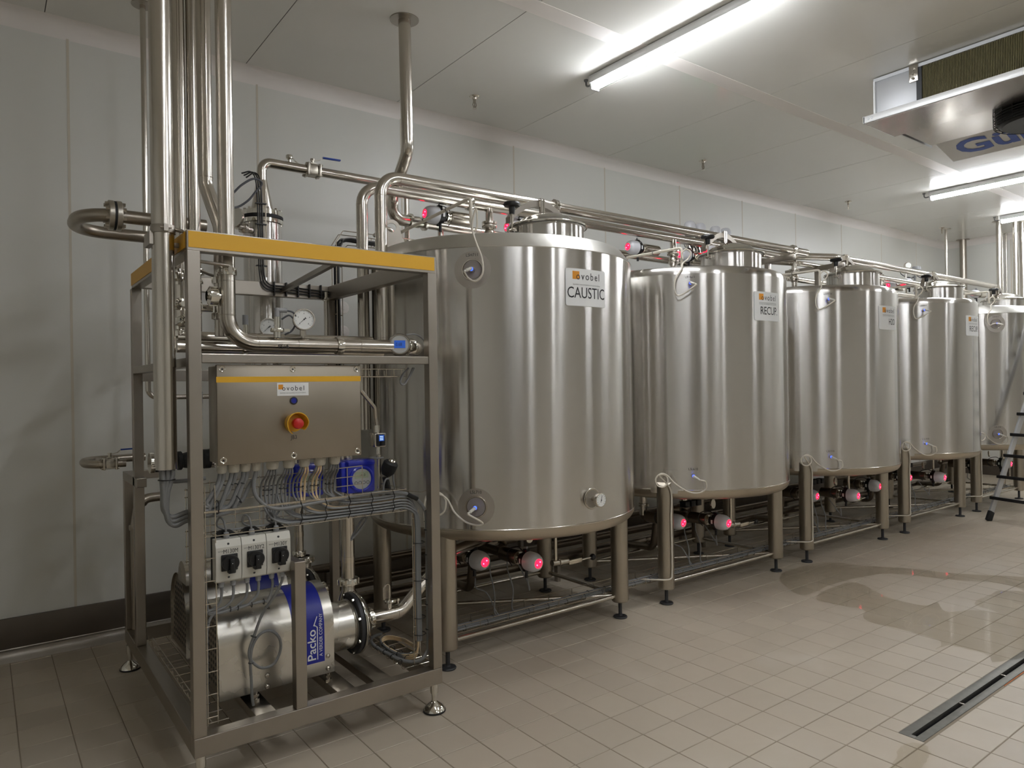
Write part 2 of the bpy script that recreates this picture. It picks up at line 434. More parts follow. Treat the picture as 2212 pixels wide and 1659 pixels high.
# LED batten lights
def lamp(x, y1, label, L=1.55):
    t = thing('batten_light', label, 'light', (x, y1, ZC-0.02), 'batten lights on the ceiling')
    y0 = y1-L
    g = G().box(x-0.048, y0, ZC-0.058, x+0.048, y1, ZC-0.004, 0.004)
    g.build('housing', 'lamp_body', t)
    pr = [(x+0.036*math.cos(a), ZC-0.060-0.040*math.sin(a)) for a in [0.0+PI*i/8 for i in range(9)]]
    vs = [(a, y, b) for y in (y0+0.03, y1-0.02) for a, b in pr]
    fs = [(i, i+1, 9+i+1, 9+i) for i in range(8)]+[(8, 0, 9, 17), tuple(range(9)), tuple(range(17, 8, -1))]
    G().add(vs, fs).build('diffuser', 'lamp', t)
    for ya, yb in ((y0, y0+0.03), (y1-0.02, y1)): G().box(x-0.038, ya, ZC-0.102, x+0.038, yb, ZC-0.055, 0.004).build('end_cap', 'lamp_body', t)
    g = G().curve([(x-0.01, y1+0.0, ZC-0.05), (x-0.01, y1+0.035, ZC-0.055), (x-0.012, y1+0.06, ZC-0.045), (x-0.012, y1+0.065, ZC-0.01)], 0.007, 8)
    g.cyl((x-0.012, y1+0.065, ZC-0.012), (x-0.012, y1+0.065, ZC), 0.016, 12)
    g.build('cable_entry', 'cable_grey', t)
    return t
for x, y, wd in ((1.45, 1.7, 'over the left half of the skid front'), (1.45, -1.4, 'added behind the viewer to brighten the left wall'), (3.60, 0.75, 'overhead, in line with the nearest visible one'), (6.4, 0.75, 'added in front of the H2O tank for even light'), (9.15, 0.75, 'beyond the fan of the air cooler'), (3.60, -3.2, 'far behind the viewer'), (9.15, -3.2, 'far behind the viewer to the right')):  # left rear lamp and the one before the H2O tank are added fill
    lamp(x, y, 'batten light '+wd+', outside the photo')
lamp(3.60, 3.74, 'nearest batten light, cut off by the top edge of the photo')
lamp(9.15, 3.74, 'batten light shining below the ceiling cooling unit')
lamp(11.35, 3.74, 'farthest batten light, above the vertical pipes at the right edge')

# ================================================================ THE TANKS
TY = 3.72
def wrapper(cx, R, ac, zc, off):
    def f(x, y, z=0.0):
        a = math.radians(ac)+x/R; r = R+off+z
        return Vector((cx+r*math.cos(a), TY+r*math.sin(a), zc+y))
    return f
def cyl_patch(g, cx, R, ac, zc, outline, off, th, step=0.02):
    # plate with the given outline (in unrolled metres) bent round the shell
    w2 = wrapper(cx, R, ac, zc, off); pts = []
    n = len(outline)
    for i in range(n):
        a, b = outline[i], outline[(i+1) % n]; k = max(1, int(abs(b[0]-a[0])/step))
        for t in range(k): pts.append((a[0]+(b[0]-a[0])*t/k, a[1]+(b[1]-a[1])*t/k))
    xs = sorted(set(round(p[0], 4) for p in pts))
    bm = bmesh.new(); vs = [bm.verts.new((p[0], p[1], 0)) for p in pts]; f = bm.faces.new(vs)
    for x in xs[1:-1]:
        gm = bm.verts[:]+bm.edges[:]+bm.faces[:]
        bmesh.ops.bisect_plane(bm, geom=gm, plane_co=(x, 0, 0), plane_no=(1, 0, 0))
    r = bmesh.ops.extrude_face_region(bm, geom=bm.faces[:])
    for q in [e for e in r['geom'] if isinstance(e, bmesh.types.BMVert)]: q.co.z += th
    bm.verts.index_update()
    g.add([w2(q.co.x, q.co.y, q.co.z) for q in bm.verts], [[q.index for q in f.verts] for f in bm.faces]); bm.free()
    return g
def rrect(w, h, r, k=3):
    P = []
    for sx, sy, a0 in ((1, -1, -PI/2), (1, 1, 0), (-1, 1, PI/2), (-1, -1, PI)):
        for i in range(k+1):
            a = a0+PI/2*i/k; P.append((sx*(w/2-r)+r*math.cos(a), sy*(h/2-r)+r*math.sin(a)))
    return P
def circ(r, n=28): return [(r*math.cos(2*PI*i/n), r*math.sin(2*PI*i/n)) for i in range(n)]
def level_sensor(t, cx, R, zc, txt, recessed, right):
    # plug-in level switch with its tag; recessed ones sit in a round pocket of the insulation
    ac = -135.5; a = math.radians(ac); n = Vector((math.cos(a), math.sin(a), 0)); tg = Vector((-math.sin(a), math.cos(a), 0))
    p = Vector((cx, TY, zc))+n*R
    g = G(); cyl_patch(g, cx, R, ac, zc, circ(0.10 if recessed else 0.062), 0.0004, 0.0006)
    pad = g.build('reinforcing_pad', 'pad_steel' if recessed else 'tank_steel', t)
    if recessed:
        G().lathe([(0.048, -0.002), (0.053, 0.004), (0.058, 0.004), (0.060, 0.0)], p, n, 32).build('port_ring', 'pipe_steel', pad)
        G().lathe([(0.0, 0.0025), (0.049, 0.0025), (0.049, 0.0)], p, n, 28).build('pocket', 'dark_pocket', pad)
    g = G().cyl(p-n*0.002, p+n*0.012, 0.015, 18).cyl(p+n*0.012, p+n*0.03, 0.011, 16)
    s = g.build('level_sensor', 'pipe_steel', t)
    d = (n*0.75+tg*(0.62 if right else -0.45)+Vector((0, 0, -0.35))).normalized()
    G().cyl(p+n*0.026, p+n*0.044, 0.0095, 16).build('indicator_ring', 'led_blue', s)
    q = p+n*0.044
    e = q+d*0.04
    G().cyl(p+n*0.044, q+n*0.006, 0.009, 14).cyl(q, e, 0.0085, 14).cyl(e, e+d*0.018, 0.006, 12).build('connector', 'plastic_white', s)
    text_geo(txt, 0.022, (0, 0, 0), align='CENTER', wrap=wrapper(cx, R, ac, zc+(0.072 if recessed else 0.038), 0.0016)).build('tag_lettering', 'ink', t)
    return e+d*0.018
mat('dark_pocket', (150, 142, 130), 0.45, 0.35)
SENSOR = {}
def tank(i, cx, R, word, insulated, label):
    t = thing('storage_tank', label, 'tank', (cx, TY, 0), 'stainless tanks in a row along the back wall')
    zb, zt = (0.78, 2.289) if insulated else (0.80, 2.305)
    o = (cx, TY, 0)
    G().lathe([(R, zb), (R, zt)], o, n=128).build('shell', 'tank_steel', t)
    if insulated: pr = [(R, zt), (R+0.002, zt+0.004), (R-0.058, zt+0.082), (R-0.075, zt+0.09), (R-0.2, zt+0.112), (0.3, zt+0.145), (0, zt+0.155)]
    else: pr = [(R, zt)]+[(R-0.055+0.055*math.cos(a), zt+0.06*math.sin(a)) for a in [PI/2*k/6 for k in range(1, 6)]]+[(R-0.07, zt+0.062), (R-0.25, zt+0.085), (0.25, zt+0.115), (0, zt+0.12)]
    G().lathe(pr, o, n=128).build('dome', 'tank_steel' if not insulated else 'dome_steel', t, ang=50)
    pb = [(R, zb)]+[(R-0.06+0.06*math.cos(a), zb-0.068*math.sin(a)) for a in [PI/2*k/7 for k in range(1, 7)]]+[(R-0.08, zb-0.07), (0.4, zb-0.1), (0, zb-0.125)]
    G().lathe(pb, o, n=128).build('base_dish', 'base_steel', t, ang=50)
    G().lathe([(R, zb-0.004), (R+0.0022, zb-0.001), (R+0.0022, zb+0.002), (R, zb+0.005)], o, n=128).build('weld_seam', 'pipe_steel', t)
    G().cyl((cx, TY, zb-0.2), (cx, TY, zb-0.11), 0.035, 20).build('outlet', 'pipe_steel', t)
    # manhole
    mx, my, mr = cx+0.02, 3.25, 0.22; z0, z1 = zt+0.06, zt+0.185
    nk = G().lathe([(mr, z0), (mr, z1), (mr+0.012, z1+0.002), (mr+0.012, z1+0.008), (mr-0.01, z1+0.008)], (mx, my, 0), n=64).build('manhole_neck', 'tank_steel', t)
    ld = [(mr+0.022, z1+0.006), (mr+0.024, z1+0.014), (mr+0.014, z1+0.022), (mr-0.02, z1+0.026), (mr*0.7, z1+0.062), (mr*0.35, z1+0.092), (0, z1+0.102)]
    lid = G().lathe(ld, (mx, my, 0), n=64).build('manhole_lid', 'polished', t, ang=60)
    # curved strap over the lid from the clamp (left) to the hinge (right)
    g = G(); vs = []; fs = []; n = 14
    for k in range(n+1):
        f = k/n; x = mx-0.245+0.53*f; h = z1+0.035+0.135*math.sin(PI*f)**0.8 if f < 0.985 else z1+0.03
        for dy in (-0.022, 0.022):
            for dz in (-0.012, 0.026): vs.append((x, my+0.06+dy+0.05*f, h+dz))
    for k in range(n):
        b = k*4
        fs += [(b, b+1, b+5, b+4), (b+2, b+6, b+7, b+3), (b+1, b+3, b+7, b+5), (b, b+4, b+6, b+2)]
    fs += [(0, 2, 3, 1), (n*4, n*4+1, n*4+3, n*4+2)]
    g.add(vs, fs).build('lid_strap', 'frame_steel', lid)
    g = G().box(mx+0.24, my+0.03, z1-0.05, mx+0.30, my+0.18, z1+0.04, 0.004).cyl((mx+0.285, my+0.02, z1+0.03), (mx+0.285, my+0.19, z1+0.03), 0.011, 12)
    g.build('hinge', 'frame_steel', lid)
    g = G().box(mx-0.006, my+0.05, z1+0.12, mx+0.006, my+0.062, z1+0.205).box(mx+0.016, my+0.05, z1+0.12, mx+0.028, my+0.062, z1+0.205).cyl((mx-0.012, my+0.056, z1+0.195), (mx+0.034, my+0.056, z1+0.195), 0.006, 10).cyl((mx+0.011, my+0.056, z1+0.10), (mx+0.011, my+0.056, z1+0.195), 0.006, 10)
    g.build('strap_bolt', 'pipe_steel', lid)
    kx, ky = mx-0.245, my+0.02
    g = G().cyl((kx, ky, z1-0.015), (kx, ky, z1+0.10), 0.007, 10).box(kx-0.012, ky-0.02, z1-0.03, kx+0.02, ky-0.012, z1-0.004).box(kx-0.012, ky+0.012, z1-0.03, kx+0.02, ky+0.02, z1-0.004).cyl((kx, ky-0.026, z1-0.018), (kx, ky+0.026, z1-0.018), 0.006, 10)
    g.build('swing_bolt', 'pipe_steel', lid)
    G().lathe([(0, z1+0.07), (0.016, z1+0.072), (0.019, z1+0.10), (0.019, z1+0.112), (0.046, z1+0.116), (0.052, z1+0.126), (0.046, z1+0.138), (0.02, z1+0.143), (0, z1+0.143)], (kx, ky, 0), n=20).build('knob', 'black', lid)
    # four legs with threaded feet
    for sx, sy in ((-1, -1), (1, -1), (-1, 1), (1, 1)):
        lx, ly = cx+sx*0.67, TY+sy*0.39; zt2 = (zb-0.03) if insulated else 0.915
        g = G(); r = 0.057
        if insulated or sy > 0: g.lathe([(0, 0.108), (r-0.006, 0.108), (r, 0.116), (r, zb-0.03), (0, zb-0.03)], (lx, ly, 0), n=28)
        else:
            # mitred top leaning against the shell
            d = Vector((sx*0.67, sy*0.39, 0)).normalized(); vs = []; n = 28
            for k in range(n):
                a = 2*PI*k/n; o2 = Vector((math.cos(a), math.sin(a), 0))*r
                vs.append((lx+o2.x*0.9, ly+o2.y*0.9, 0.108)); vs.append((lx+o2.x, ly+o2.y, 0.116)); vs.append((lx+o2.x, ly+o2.y, zt2-0.04-0.75*o2.dot(d)))
            fs = [tuple(3*k for k in range(n)), tuple(3*k+2 for k in range(n))]
            for k in range(n):
                l = (k+1) % n; fs += [(3*k, 3*l, 3*l+1, 3*k+1), (3*k+1, 3*l+1, 3*l+2, 3*k+2)]
            g.add(vs, fs)
        leg = g.build('leg', 'leg_steel', t)
        G().cyl((lx, ly, 0.012), (lx, ly, 0.11), 0.0125, 12).lathe([(0, 0.0), (0.045, 0.0), (0.047, 0.006), (0.044, 0.011), (0.016, 0.014), (0.014, 0.02), (0, 0.02)], (lx, ly, 0), n=24).build('levelling_foot', 'dark_grey', leg)
        if not insulated and sy < 0:
            ac = math.degrees(math.atan2(sy*0.39, sx*0.67)); g = G()
            cyl_patch(g, cx, R, ac, 0.86, rrect(0.19, 0.165, 0.012), 0.0, 0.005)
            g.build('leg_plate', 'tank_steel', t)
    zc = 0.147
    for a, b in (((-1, -1), (1, -1)), ((-1, 1), (1, 1)), ((-1, 1), (1, -1)), ((1, 1), (1, -1))):
        G().tube([(cx+a[0]*0.67, TY+a[1]*0.39, zc), (cx+b[0]*0.67, TY+b[1]*0.39, zc)], 0.0135, 12).build('tie_bar', 'pipe_steel', t)
    # sign plate
    zs = 2.082; g = G(); cyl_patch(g, cx, R, -91.0, zs, rrect(0.292, 0.205, 0.012), 0.001, 0.003)
    sg = g.build('sign', 'sign_white', t)
    L = lambda dx, dz: wrapper(cx, R, -91.0+math.degrees(dx/R), zs+dz, 0.0052)
    g = G(); cyl_patch(g, cx, R, -91.0+math.degrees(-0.078/R), zs+0.066, [(-0.023, -0.022), (0.023, -0.022), (0.023, 0.022), (-0.023, 0.022)], 0.0042, 0.0004)
    g.build('logo_square', 'orange', sg)
    text_geo('ovobel', 0.058, (0, 0, 0), spacing=1.28, sx=0.88, wrap=L(-0.078, 0.043)).build('logo_lettering', 'ink', sg)
    g = G(); cyl_patch(g, cx, R, -91.0, zs+0.0245, [(-0.10, -0.001), (0.10, -0.001), (0.10, 0.001), (-0.10, 0.001)], 0.0042, 0.0004)
    text_geo('EQUIPMENT AND ENGINEERING FOR EGG PROCESSING', 0.0085, (0, 0, 0), align='CENTER', sx=0.93, wrap=L(0, 0.012)).build('small_lettering', 'ink_grey', sg)
    if not insulated: g.build('rule', 'ink_grey', sg)
    sz = {'CAUSTIC': (0.086, 0.79, 0.0), 'RECUP.': (0.08, 0.80, 0.012), 'H2O': (0.074, 0.78, 0.045)}.get(word)
    if sz: text_geo(word, sz[0], (0, 0, 0), align='CENTER', sx=sz[1], wrap=L(sz[2], -0.058)).build('word_lettering', 'ink', sg)
    SENSOR[i, 1] = level_sensor(t, cx, R, 2.168 if insulated else 2.235, {0: 'LSH711', 1: 'LSH611', 2: 'LSH511', 3: 'LSH411', 4: 'LSH311'}[i], insulated, i != 0)
    SENSOR[i, 0] = level_sensor(t, cx, R, 0.905, {0: 'LSL710', 1: 'LSL610', 2: 'LSL510', 3: 'LSL410', 4: 'LSL310'}[i], insulated, i != 0)
    if insulated:
        # lifting lug on the dome edge
        vs = []
        a = math.radians(178); n = Vector((math.cos(a), math.sin(a), 0)); p = Vector((cx, TY, zt+0.075))+n*(R-0.09); tgv = Vector((-n.y, n.x, 0))
        out = [(-0.085, -0.03), (0.085, -0.03)]+[(0.048*math.cos(b), 0.125+0.048*math.sin(b)) for b in [PI*k/10 for k in range(11)]]
        hole = [(0.027*math.cos(-2*PI*k/14), 0.125+0.027*math.sin(-2*PI*k/14)) for k in range(14)]
        bm = bmesh.new(); A = [bm.verts.new((x, y, 0)) for x, y in out]; B = [bm.verts.new((x, y, 0)) for x, y in hole]
        E = [bm.edges.new((A[k], A[(k+1) % len(A)])) for k in range(len(A))]+[bm.edges.new((B[k], B[(k+1) % len(B)])) for k in range(len(B))]
        bmesh.ops.triangle_fill(bm, edges=E, use_beauty=True)
        r = bmesh.ops.extrude_face_region(bm, geom=bm.faces[:])
        for q in [e for e in r['geom'] if isinstance(e, bmesh.types.BMVert)]: q.co.z += 0.01
        bm.verts.index_update(); g = G()
        ax = Vector((0.93, -0.37, 0))
        g.add([p+ax*q.co.x+Vector((0, 0, 1))*q.co.y+ax.cross(Vector((0, 0, 1)))*q.co.z for q in bm.verts], [[q.index for q in f.verts] for f in bm.faces]); bm.free()
        g.build('lifting_lug', 'frame_steel', t)
    if i == 0:
        p = Vector((cx, TY-R, 0.914))
        G().lathe([(0.048, 0.002), (0.055, 0.004), (0.058, 0.003), (0.06, 0)], p, (0, -1, 0), 32).build('port_ring', 'pipe_steel', t)
        G().lathe([(0, 0.0025), (0.05, 0.0025)], p, (0, -1, 0), 28).build('pocket', 'dark_pocket', t)
        gg = G().cyl(p, p+V((0, -0.05, 0)), 0.012, 14).lathe([(0, 0.048), (0.036, 0.048), (0.040, 0.055), (0.040, 0.072), (0.035, 0.074)], p, (0, -1, 0), 28)
        th = gg.build('thermometer', 'pipe_steel', t, label='round dial thermometer')
        G().lathe([(0, 0.0725), (0.035, 0.0725)], p, (0, -1, 0), 28).build('dial', 'dial_white', th)
        g = G(); c = p+V((0, -0.0735, 0))
        for k in range(11):
            a = math.radians(225-27*k); d = V((math.cos(a), 0, math.sin(a))); g.bar(c+d*0.025, c+d*0.031, 0.0016, 0.0004, (0, 1, 0))
        g.bar(c+V((-0.004, 0, -0.012)), c+V((0.006, 0, 0.024)), 0.003, 0.0006, (0, 1, 0)).lathe([(0, 0.0006), (0.004, 0.0006), (0.004, 0)], c, (0, -1, 0), 10)
        g.build('pointer', 'ink', th)
    return t
mat('dome_steel', (214, 212, 206), 0.33, 1.0, noise=0.05, nscale=3, rvar=0.05)
mat('base_steel', (190, 180, 164), 0.36, 1.0, noise=0.08, nscale=3, rvar=0.05)
mat('leg_steel', (178, 170, 156), 0.34, 1.0, noise=0.08, nscale=6, rvar=0.05)
TX = [2.704, 4.504, 6.304, 8.104, 9.904]
tank(0, TX[0], 0.848, 'CAUSTIC', True, 'nearest big stainless tank, with the CAUSTIC sign and a dial thermometer')
tank(1, TX[1], 0.80, 'RECUP.', False, 'stainless tank with RECUP. sign between the CAUSTIC and the H2O tanks')
tank(2, TX[2], 0.80, 'H2O', False, 'middle stainless tank of five, carrying the H2O sign')
tank(3, TX[3], 0.80, 'RECUP.', False, 'fourth stainless tank, its RECUP. sign smaller and farther than the other')
tank(4, TX[4], 0.848, '', True, 'farthest stainless tank, behind the step ladder at the right edge')

# ================================================================ SKID FRAME
SX0, SX1, SY, SYB, SYR = 0.637, 1.745, 2.907, 4.15, 4.53
sk = thing('skid_frame', 'open stainless steel pipe skid frame with yellow fascia strips', 'frame', (1.19, 3.6, 0))
W5 = 0.048
def post(x, y, z0, z1, name='post'):
    return G().box(x, y, z0, x+W5, y+W5, z1, 0.003).build(name, 'frame_steel', sk, ang=14)
for x in (SX0, SX1-W5):
    post(x, SY, 0.21, 2.09); 
post(SX0, SYB-W5+0.05, 0.21, 2.09); post(SX1-W5, SYB-W5, 0.21, 2.09)
post(SX0, SYR-W5, 0.21, 1.05)
post(1.037, SY, 0.21, 0.825, 'short_post')
def beam(x0, y0, z0, x1, y1, z1): return G().box(x0, y0, z0, x1, y1, z1, 0.003).build('beam', 'frame_steel', sk, ang=14)
beam(SX0, SY, 0.135, SX1, SY+0.06, 0.21); beam(SX0, SY+0.06, 0.135, SX0+0.06, SYR, 0.21); beam(SX1-0.06, SY+0.06, 0.135, SX1, SYR, 0.21); beam(SX0+0.06, SYR-0.06, 0.135, SX1-0.06, SYR, 0.21)
beam(SX0, SY, 2.088, SX1, SY+0.05, 2.168); beam(SX0, SY+0.05, 2.088, SX0+0.05, SYB, 2.168); beam(SX1-0.05, SY+0.05, 2.088, SX1, SYB, 2.168); beam(SX0+0.05, SYB-0.05, 2.088, SX1-0.05, SYB, 2.168)
beam(SX0+W5, SY+0.002, 1.656, SX1-W5, SY+0.05, 1.692); beam(SX0, SY+0.05, 1.641, SX0+0.04, SYB, 1.677); beam(SX0+0.04, SYB-0.04, 1.60, SX1-W5, SYB, 1.66)
beam(SX0, SYR-W5-0.4, 1.05, SX0+W5, SYR, 1.098)
beam(SX0+W5, SYR-W5, 1.05, 0.86, SYR, 1.098)
# two pump cross members
for x in (0.90, 1.26, 1.44):
    G().box(x, SY+0.06, 0.15, x+0.085, SYR-0.06, 0.19, 0.003).build('pump_rail', 'frame_steel', sk)
G().box(SX0+0.006, SY-0.003, 2.101, SX1-0.012, SY-0.0002, 2.163).build('fascia', 'yellow', sk, label='yellow front fascia strip')
G().box(SX0-0.003, SY+0.02, 2.101, SX0-0.0002, SYB-0.006, 2.163).build('fascia', 'yellow', sk, label='yellow side fascia strip')
def skid_foot(x, y, bell=True):
    g = G().lathe([(0, 0.0), (0.05, 0.0), (0.052, 0.008), (0.046, 0.022), (0.03, 0.036), (0.018, 0.044), (0.012, 0.05), (0.012, 0.085), (0.019, 0.088), (0.019, 0.135), (0, 0.135)], (x, y, 0), n=32)
    f = g.build('foot', 'polished', sk)
    G().lathe([(0.0505, 0.0), (0.054, 0.002), (0.054, 0.008), (0.051, 0.009)], (x, y, 0), n=32).build('rubber_ring', 'rubber', f)
for x, y in ((SX0+0.03, SY+0.03), (SX1-0.03, SY+0.03), (SX0+0.012, SYR-0.08), (SX1-0.03, SYR-0.08)): skid_foot(x, y)
# short post's bracket towards the pump
G().box(1.040, SY+0.045, 0.745, 1.082, SY+0.15, 0.822, 0.004).build('bracket', 'frame_steel', sk)
# diagonal brace under the rear top
G().bar((1.42, SYB-0.04, 2.125), (1.29, SY+0.04, 2.125), 0.025, 0.025).build('brace', 'frame_steel', sk)

# ================================================================ PIPES ON THE SKID
def flange(g, c, ax, R, th, n=36): return g.lathe([(0, -th/2), (R-0.002, -th/2), (R, -th/2+0.002), (R, th/2-0.002), (R-0.002, th/2), (0, th/2)], c, ax, n)
def weldring(g, c, ax, r): return g.lathe([(r-0.001, -0.003), (r+0.0012, -0.0012), (r+0.0012, 0.0012), (r-0.001, 0.003)], c, ax, 24)
def union_nut(g, c, ax, r, h=0.03, slots=8):
    g.lathe([(r*0.7, -h/2-0.006), (r, -h/2), (r*1.28, -h/2+0.004), (r*1.28, h/2-0.004), (r*1.22, h/2), (r*0.7, h/2+0.004)], c, ax, 28)
    d = V(ax).normalized(); x, y = frame_of(d)
    for k in range(slots):
        a = 2*PI*k/slots; n = x*math.cos(a)+y*math.sin(a); g.obox(V(c)+n*r*1.28, n, d.cross(n), d, r*0.05, r*0.13, h*0.42)
    return g
def clamp_geo(g, c, ax, r, w=0.02):      # tri-clamp / pipe clamp band with a wing nut
    g.lathe([(r, -w/2), (r+0.006, -w/2), (r+0.008, 0), (r+0.006, w/2), (r, w/2)], c, ax, 28)
    d = V(ax).normalized(); x, y = frame_of(d); p = V(c)+x*(r+0.012)
    g.obox(p, x, y, d, 0.009, 0.008, w*0.45).cyl(p-y*0.02, p+y*0.02, 0.0035, 8)
    return g
def pipe(name, label, pts, r, bend, cat='pipe', group=None, m='pipe_steel', n=28, seg=8, welds=()):
    t = thing(name, label, cat, pts[0], group)
    G().tube(pts, r, n, bend=bend, seg=seg).build('tube', m, t, ang=50)
    if welds:
        g = G()
        for c, ax in welds: weldring(g, c, ax, r)
        g.build('weld_seam', 'pipe_steel', t)
    return t
# cable conduits in front of the left side
for (x, y, r, zb, lab) in ((0.573, 3.0, 0.0385, 1.245, 'widest steel conduit, left of the yellow fascia corner, with grey cables out of its foot'),
                           (0.582, 3.085, 0.036, 1.252, 'steel conduit half hidden right behind the widest conduit')):
    t = thing('conduit', lab, 'pipe', (x, y, zb))
    G().lathe([(r-0.002, zb), (r, zb), (r, ZC), (r-0.002, ZC)], (x, y, 0), n=36).build('tube', 'pipe_steel', t)
    G().lathe([(r-0.002, ZC), (r-0.002, zb+0.0)], (x, y, 0), n=24).build('bore', 'dark_grey', t)
    G().lathe([(r, ZC-0.004), (r+0.012, ZC-0.004), (r+0.012, ZC-0.0005)], (x, y, 0), n=30).build('ceiling_collar', 'frame_steel', t)
    if r > 0.037:
        for z in (2.175,):
            g = G(); clamp_geo(g, (x, y, z), (0, 0, 1), r, 0.03); g.tube([(x+r, y-0.012, z+0.004), (SX0, y-0.05, z-0.01)], 0.008, 10).tube([(x+r, y+0.03, z-0.05), (SX0, y+0.03, z-0.05)], 0.010, 10).box(x-0.05, y-0.01, z-0.06, x-0.03, y+0.10, z-0.01)
            g.build('pipe_clamp', 'frame_steel', t)
# thin tube to the ceiling behind the skid
t = pipe('thin_tube', 'thin dark tube dropping from a round ceiling collar at far left', [(0.775, 4.536, 3.79), (0.775, 4.536, 1.512), (1.25, 4.536, 1.512), (1.25, 4.536, 1.1)], 0.0155, 0.05)
G().lathe([(0.0155, 3.785), (0.06, 3.785), (0.06, 3.7895)], (0.775, 4.536, 0), n=30).build('ceiling_collar', 'frame_steel', t)
# four process pipes from the ceiling
t = pipe('riser_pipe', 'steel riser just right of the widest conduit, passing behind the fascia corner', [(0.73, 3.45, 3.79), (0.73, 3.45, 1.80)], 0.0285, 0)
for zz in (2.075, 1.86): union_nut(G(), (0.73, 3.45, zz), (0, 0, 1), 0.031, 0.033).build('union', 'polished', t)
t = pipe('riser_pipe', 'second slim steel riser of the cluster, between the first and the kinked one', [(0.79, 3.45, 3.79), (0.79, 3.45, 1.78)], 0.0265, 0)
union_nut(G(), (0.79, 3.45, 2.09), (0, 0, 1), 0.029, 0.03).build('union', 'polished', t); clamp_geo(G(), (0.79, 3.45, 2.045), (0, 0, 1), 0.0265).build('clamp', 'polished', t)
t = pipe('riser_pipe', 'kinked steel riser that jogs sideways just above the yellow fascia', [(0.792, 3.25, 3.79), (0.792, 3.25, 2.44), (0.835, 3.18, 2.25), (0.835, 3.18, 1.78)], 0.031, 0.1, welds=[((0.792, 3.25, 2.475), (0, 0, 1))])
clamp_geo(G(), (0.833, 3.18, 2.02), (0, 0, 1), 0.031, 0.028).build('clamp', 'polished', t); union_nut(G(), (0.835, 3.18, 1.865), (0, 0, 1), 0.032, 0.03).build('union', 'polished', t)
t = pipe('product_pipe', 'rightmost steel riser sweeping round into the long horizontal gauge pipe marked FS1A', [(0.822, 3.05, 3.79), (0.822, 3.05, 1.742), (1.72, 3.02, 1.742), (1.80, 3.40, 1.742), (1.82, 3.64, 1.742)], 0.0325, 0.115, n=32, seg=10,
         welds=[((0.822, 3.05, 2.0), (0, 0, 1)), ((0.822, 3.05, 1.86), (0, 0, 1)), ((0.94, 3.046, 1.742), (1, 0, 0)), ((1.11, 3.04, 1.742), (1, 0, 0)), ((1.40, 3.03, 1.742), (1, 0, 0))])
for cc, ca in (((0.822, 3.05, 2.04), (0, 0, 1)), ((1.302, 3.035, 1.742), (1, 0, 0))): clamp_geo(G(), cc, ca, 0.0325, 0.03).build('clamp', 'polished', t)
g = G().cyl((0.822, 3.05, 1.935), (0.765, 3.05, 1.935), 0.017, 16); union_nut(g, (0.765, 3.05, 1.935), (1, 0, 0), 0.030, 0.036); g.build('blind_cap', 'polished', t)
text_geo('FS1A', 0.026, (1.018, 3.0055, 1.722), sx=0.85).build('pipe_lettering', 'ink', t)
t2 = thing('blind_branch', 'knurled round blind cap beside the riser bend, left of the larger one', 'valve', (0.72, 3.2, 1.9))
g = G().cyl((0.80, 3.2, 1.90), (0.74, 3.2, 1.90), 0.016, 16); union_nut(g, (0.735, 3.2, 1.90), (1, 0, 0), 0.029, 0.034, 10); g.build('cap', 'polished', t2)
# header pipes on the shelf
t = pipe('header_pipe', 'bright upper header pipe lying on the skid shelf behind the gauge pipe', [(0.69, 3.36, 1.783), (1.62, 3.36, 1.783)], 0.030, 0)
t = pipe('header_pipe', 'lower header pipe on the skid shelf, seen left of the gauge pipe bend', [(0.655, 3.2, 1.735), (1.60, 3.2, 1.725)], 0.0265, 0)
g = G(); clamp_geo(g, (0.93, 3.2, 1.732), (1, 0, 0), 0.0265); g.build('clamp', 'polished', t)
# jumble of unions between conduit and front post
for k, (x, y, z, d) in enumerate(((0.70, 3.36, 2.05, (0, 0, 1)), (0.70, 3.36, 1.93, (0.4, -1, 0)), (0.705, 3.30, 1.85, (0.4, -1, 0.2)), (0.70, 3.36, 1.80, (0, 0, 1)))):
    t = thing('pipe_union', ('topmost', 'second', 'third', 'lowest')[k]+' of the polished unions in the gap left of the front post', 'fitting', (x, y, z))
    g = G(); union_nut(g, (x, y, z), d, 0.021, 0.03); g.cyl(V((x, y, z))-V(d).normalized()*0.035, V((x, y, z))+V(d).normalized()*0.035, 0.013, 14); g.build('nut', 'polished', t)
t = thing('chain', 'little ball chain hanging beside the unions left of the front post', 'chain', (0.71, 3.26, 1.9))
g = G()
for k in range(26): g.ring((0.712+0.004*math.sin(k*0.5), 3.26, 1.96-k*0.0075), (1, 0, 0) if k % 2 else (0, 1, 0), 0.0034, 0.0009, 8, 4)
g.build('links', 'wire_steel', t)
for z, x1, y1, wd in ((2.06, 0.822, 3.05, 'upper support rod from the front post to the sweeping riser'), (2.035, 0.79, 3.18, 'lower support rod from the front post to the kinked riser')):
    t = thing('pipe_support', wd, 'rod', (SX0, SY+0.04, z), 'support rods behind the front post')
    G().tube([(SX0+0.02, SY+0.05, z), (x1, y1-0.03, z)], 0.007, 10).build('rod', 'frame_steel', t)

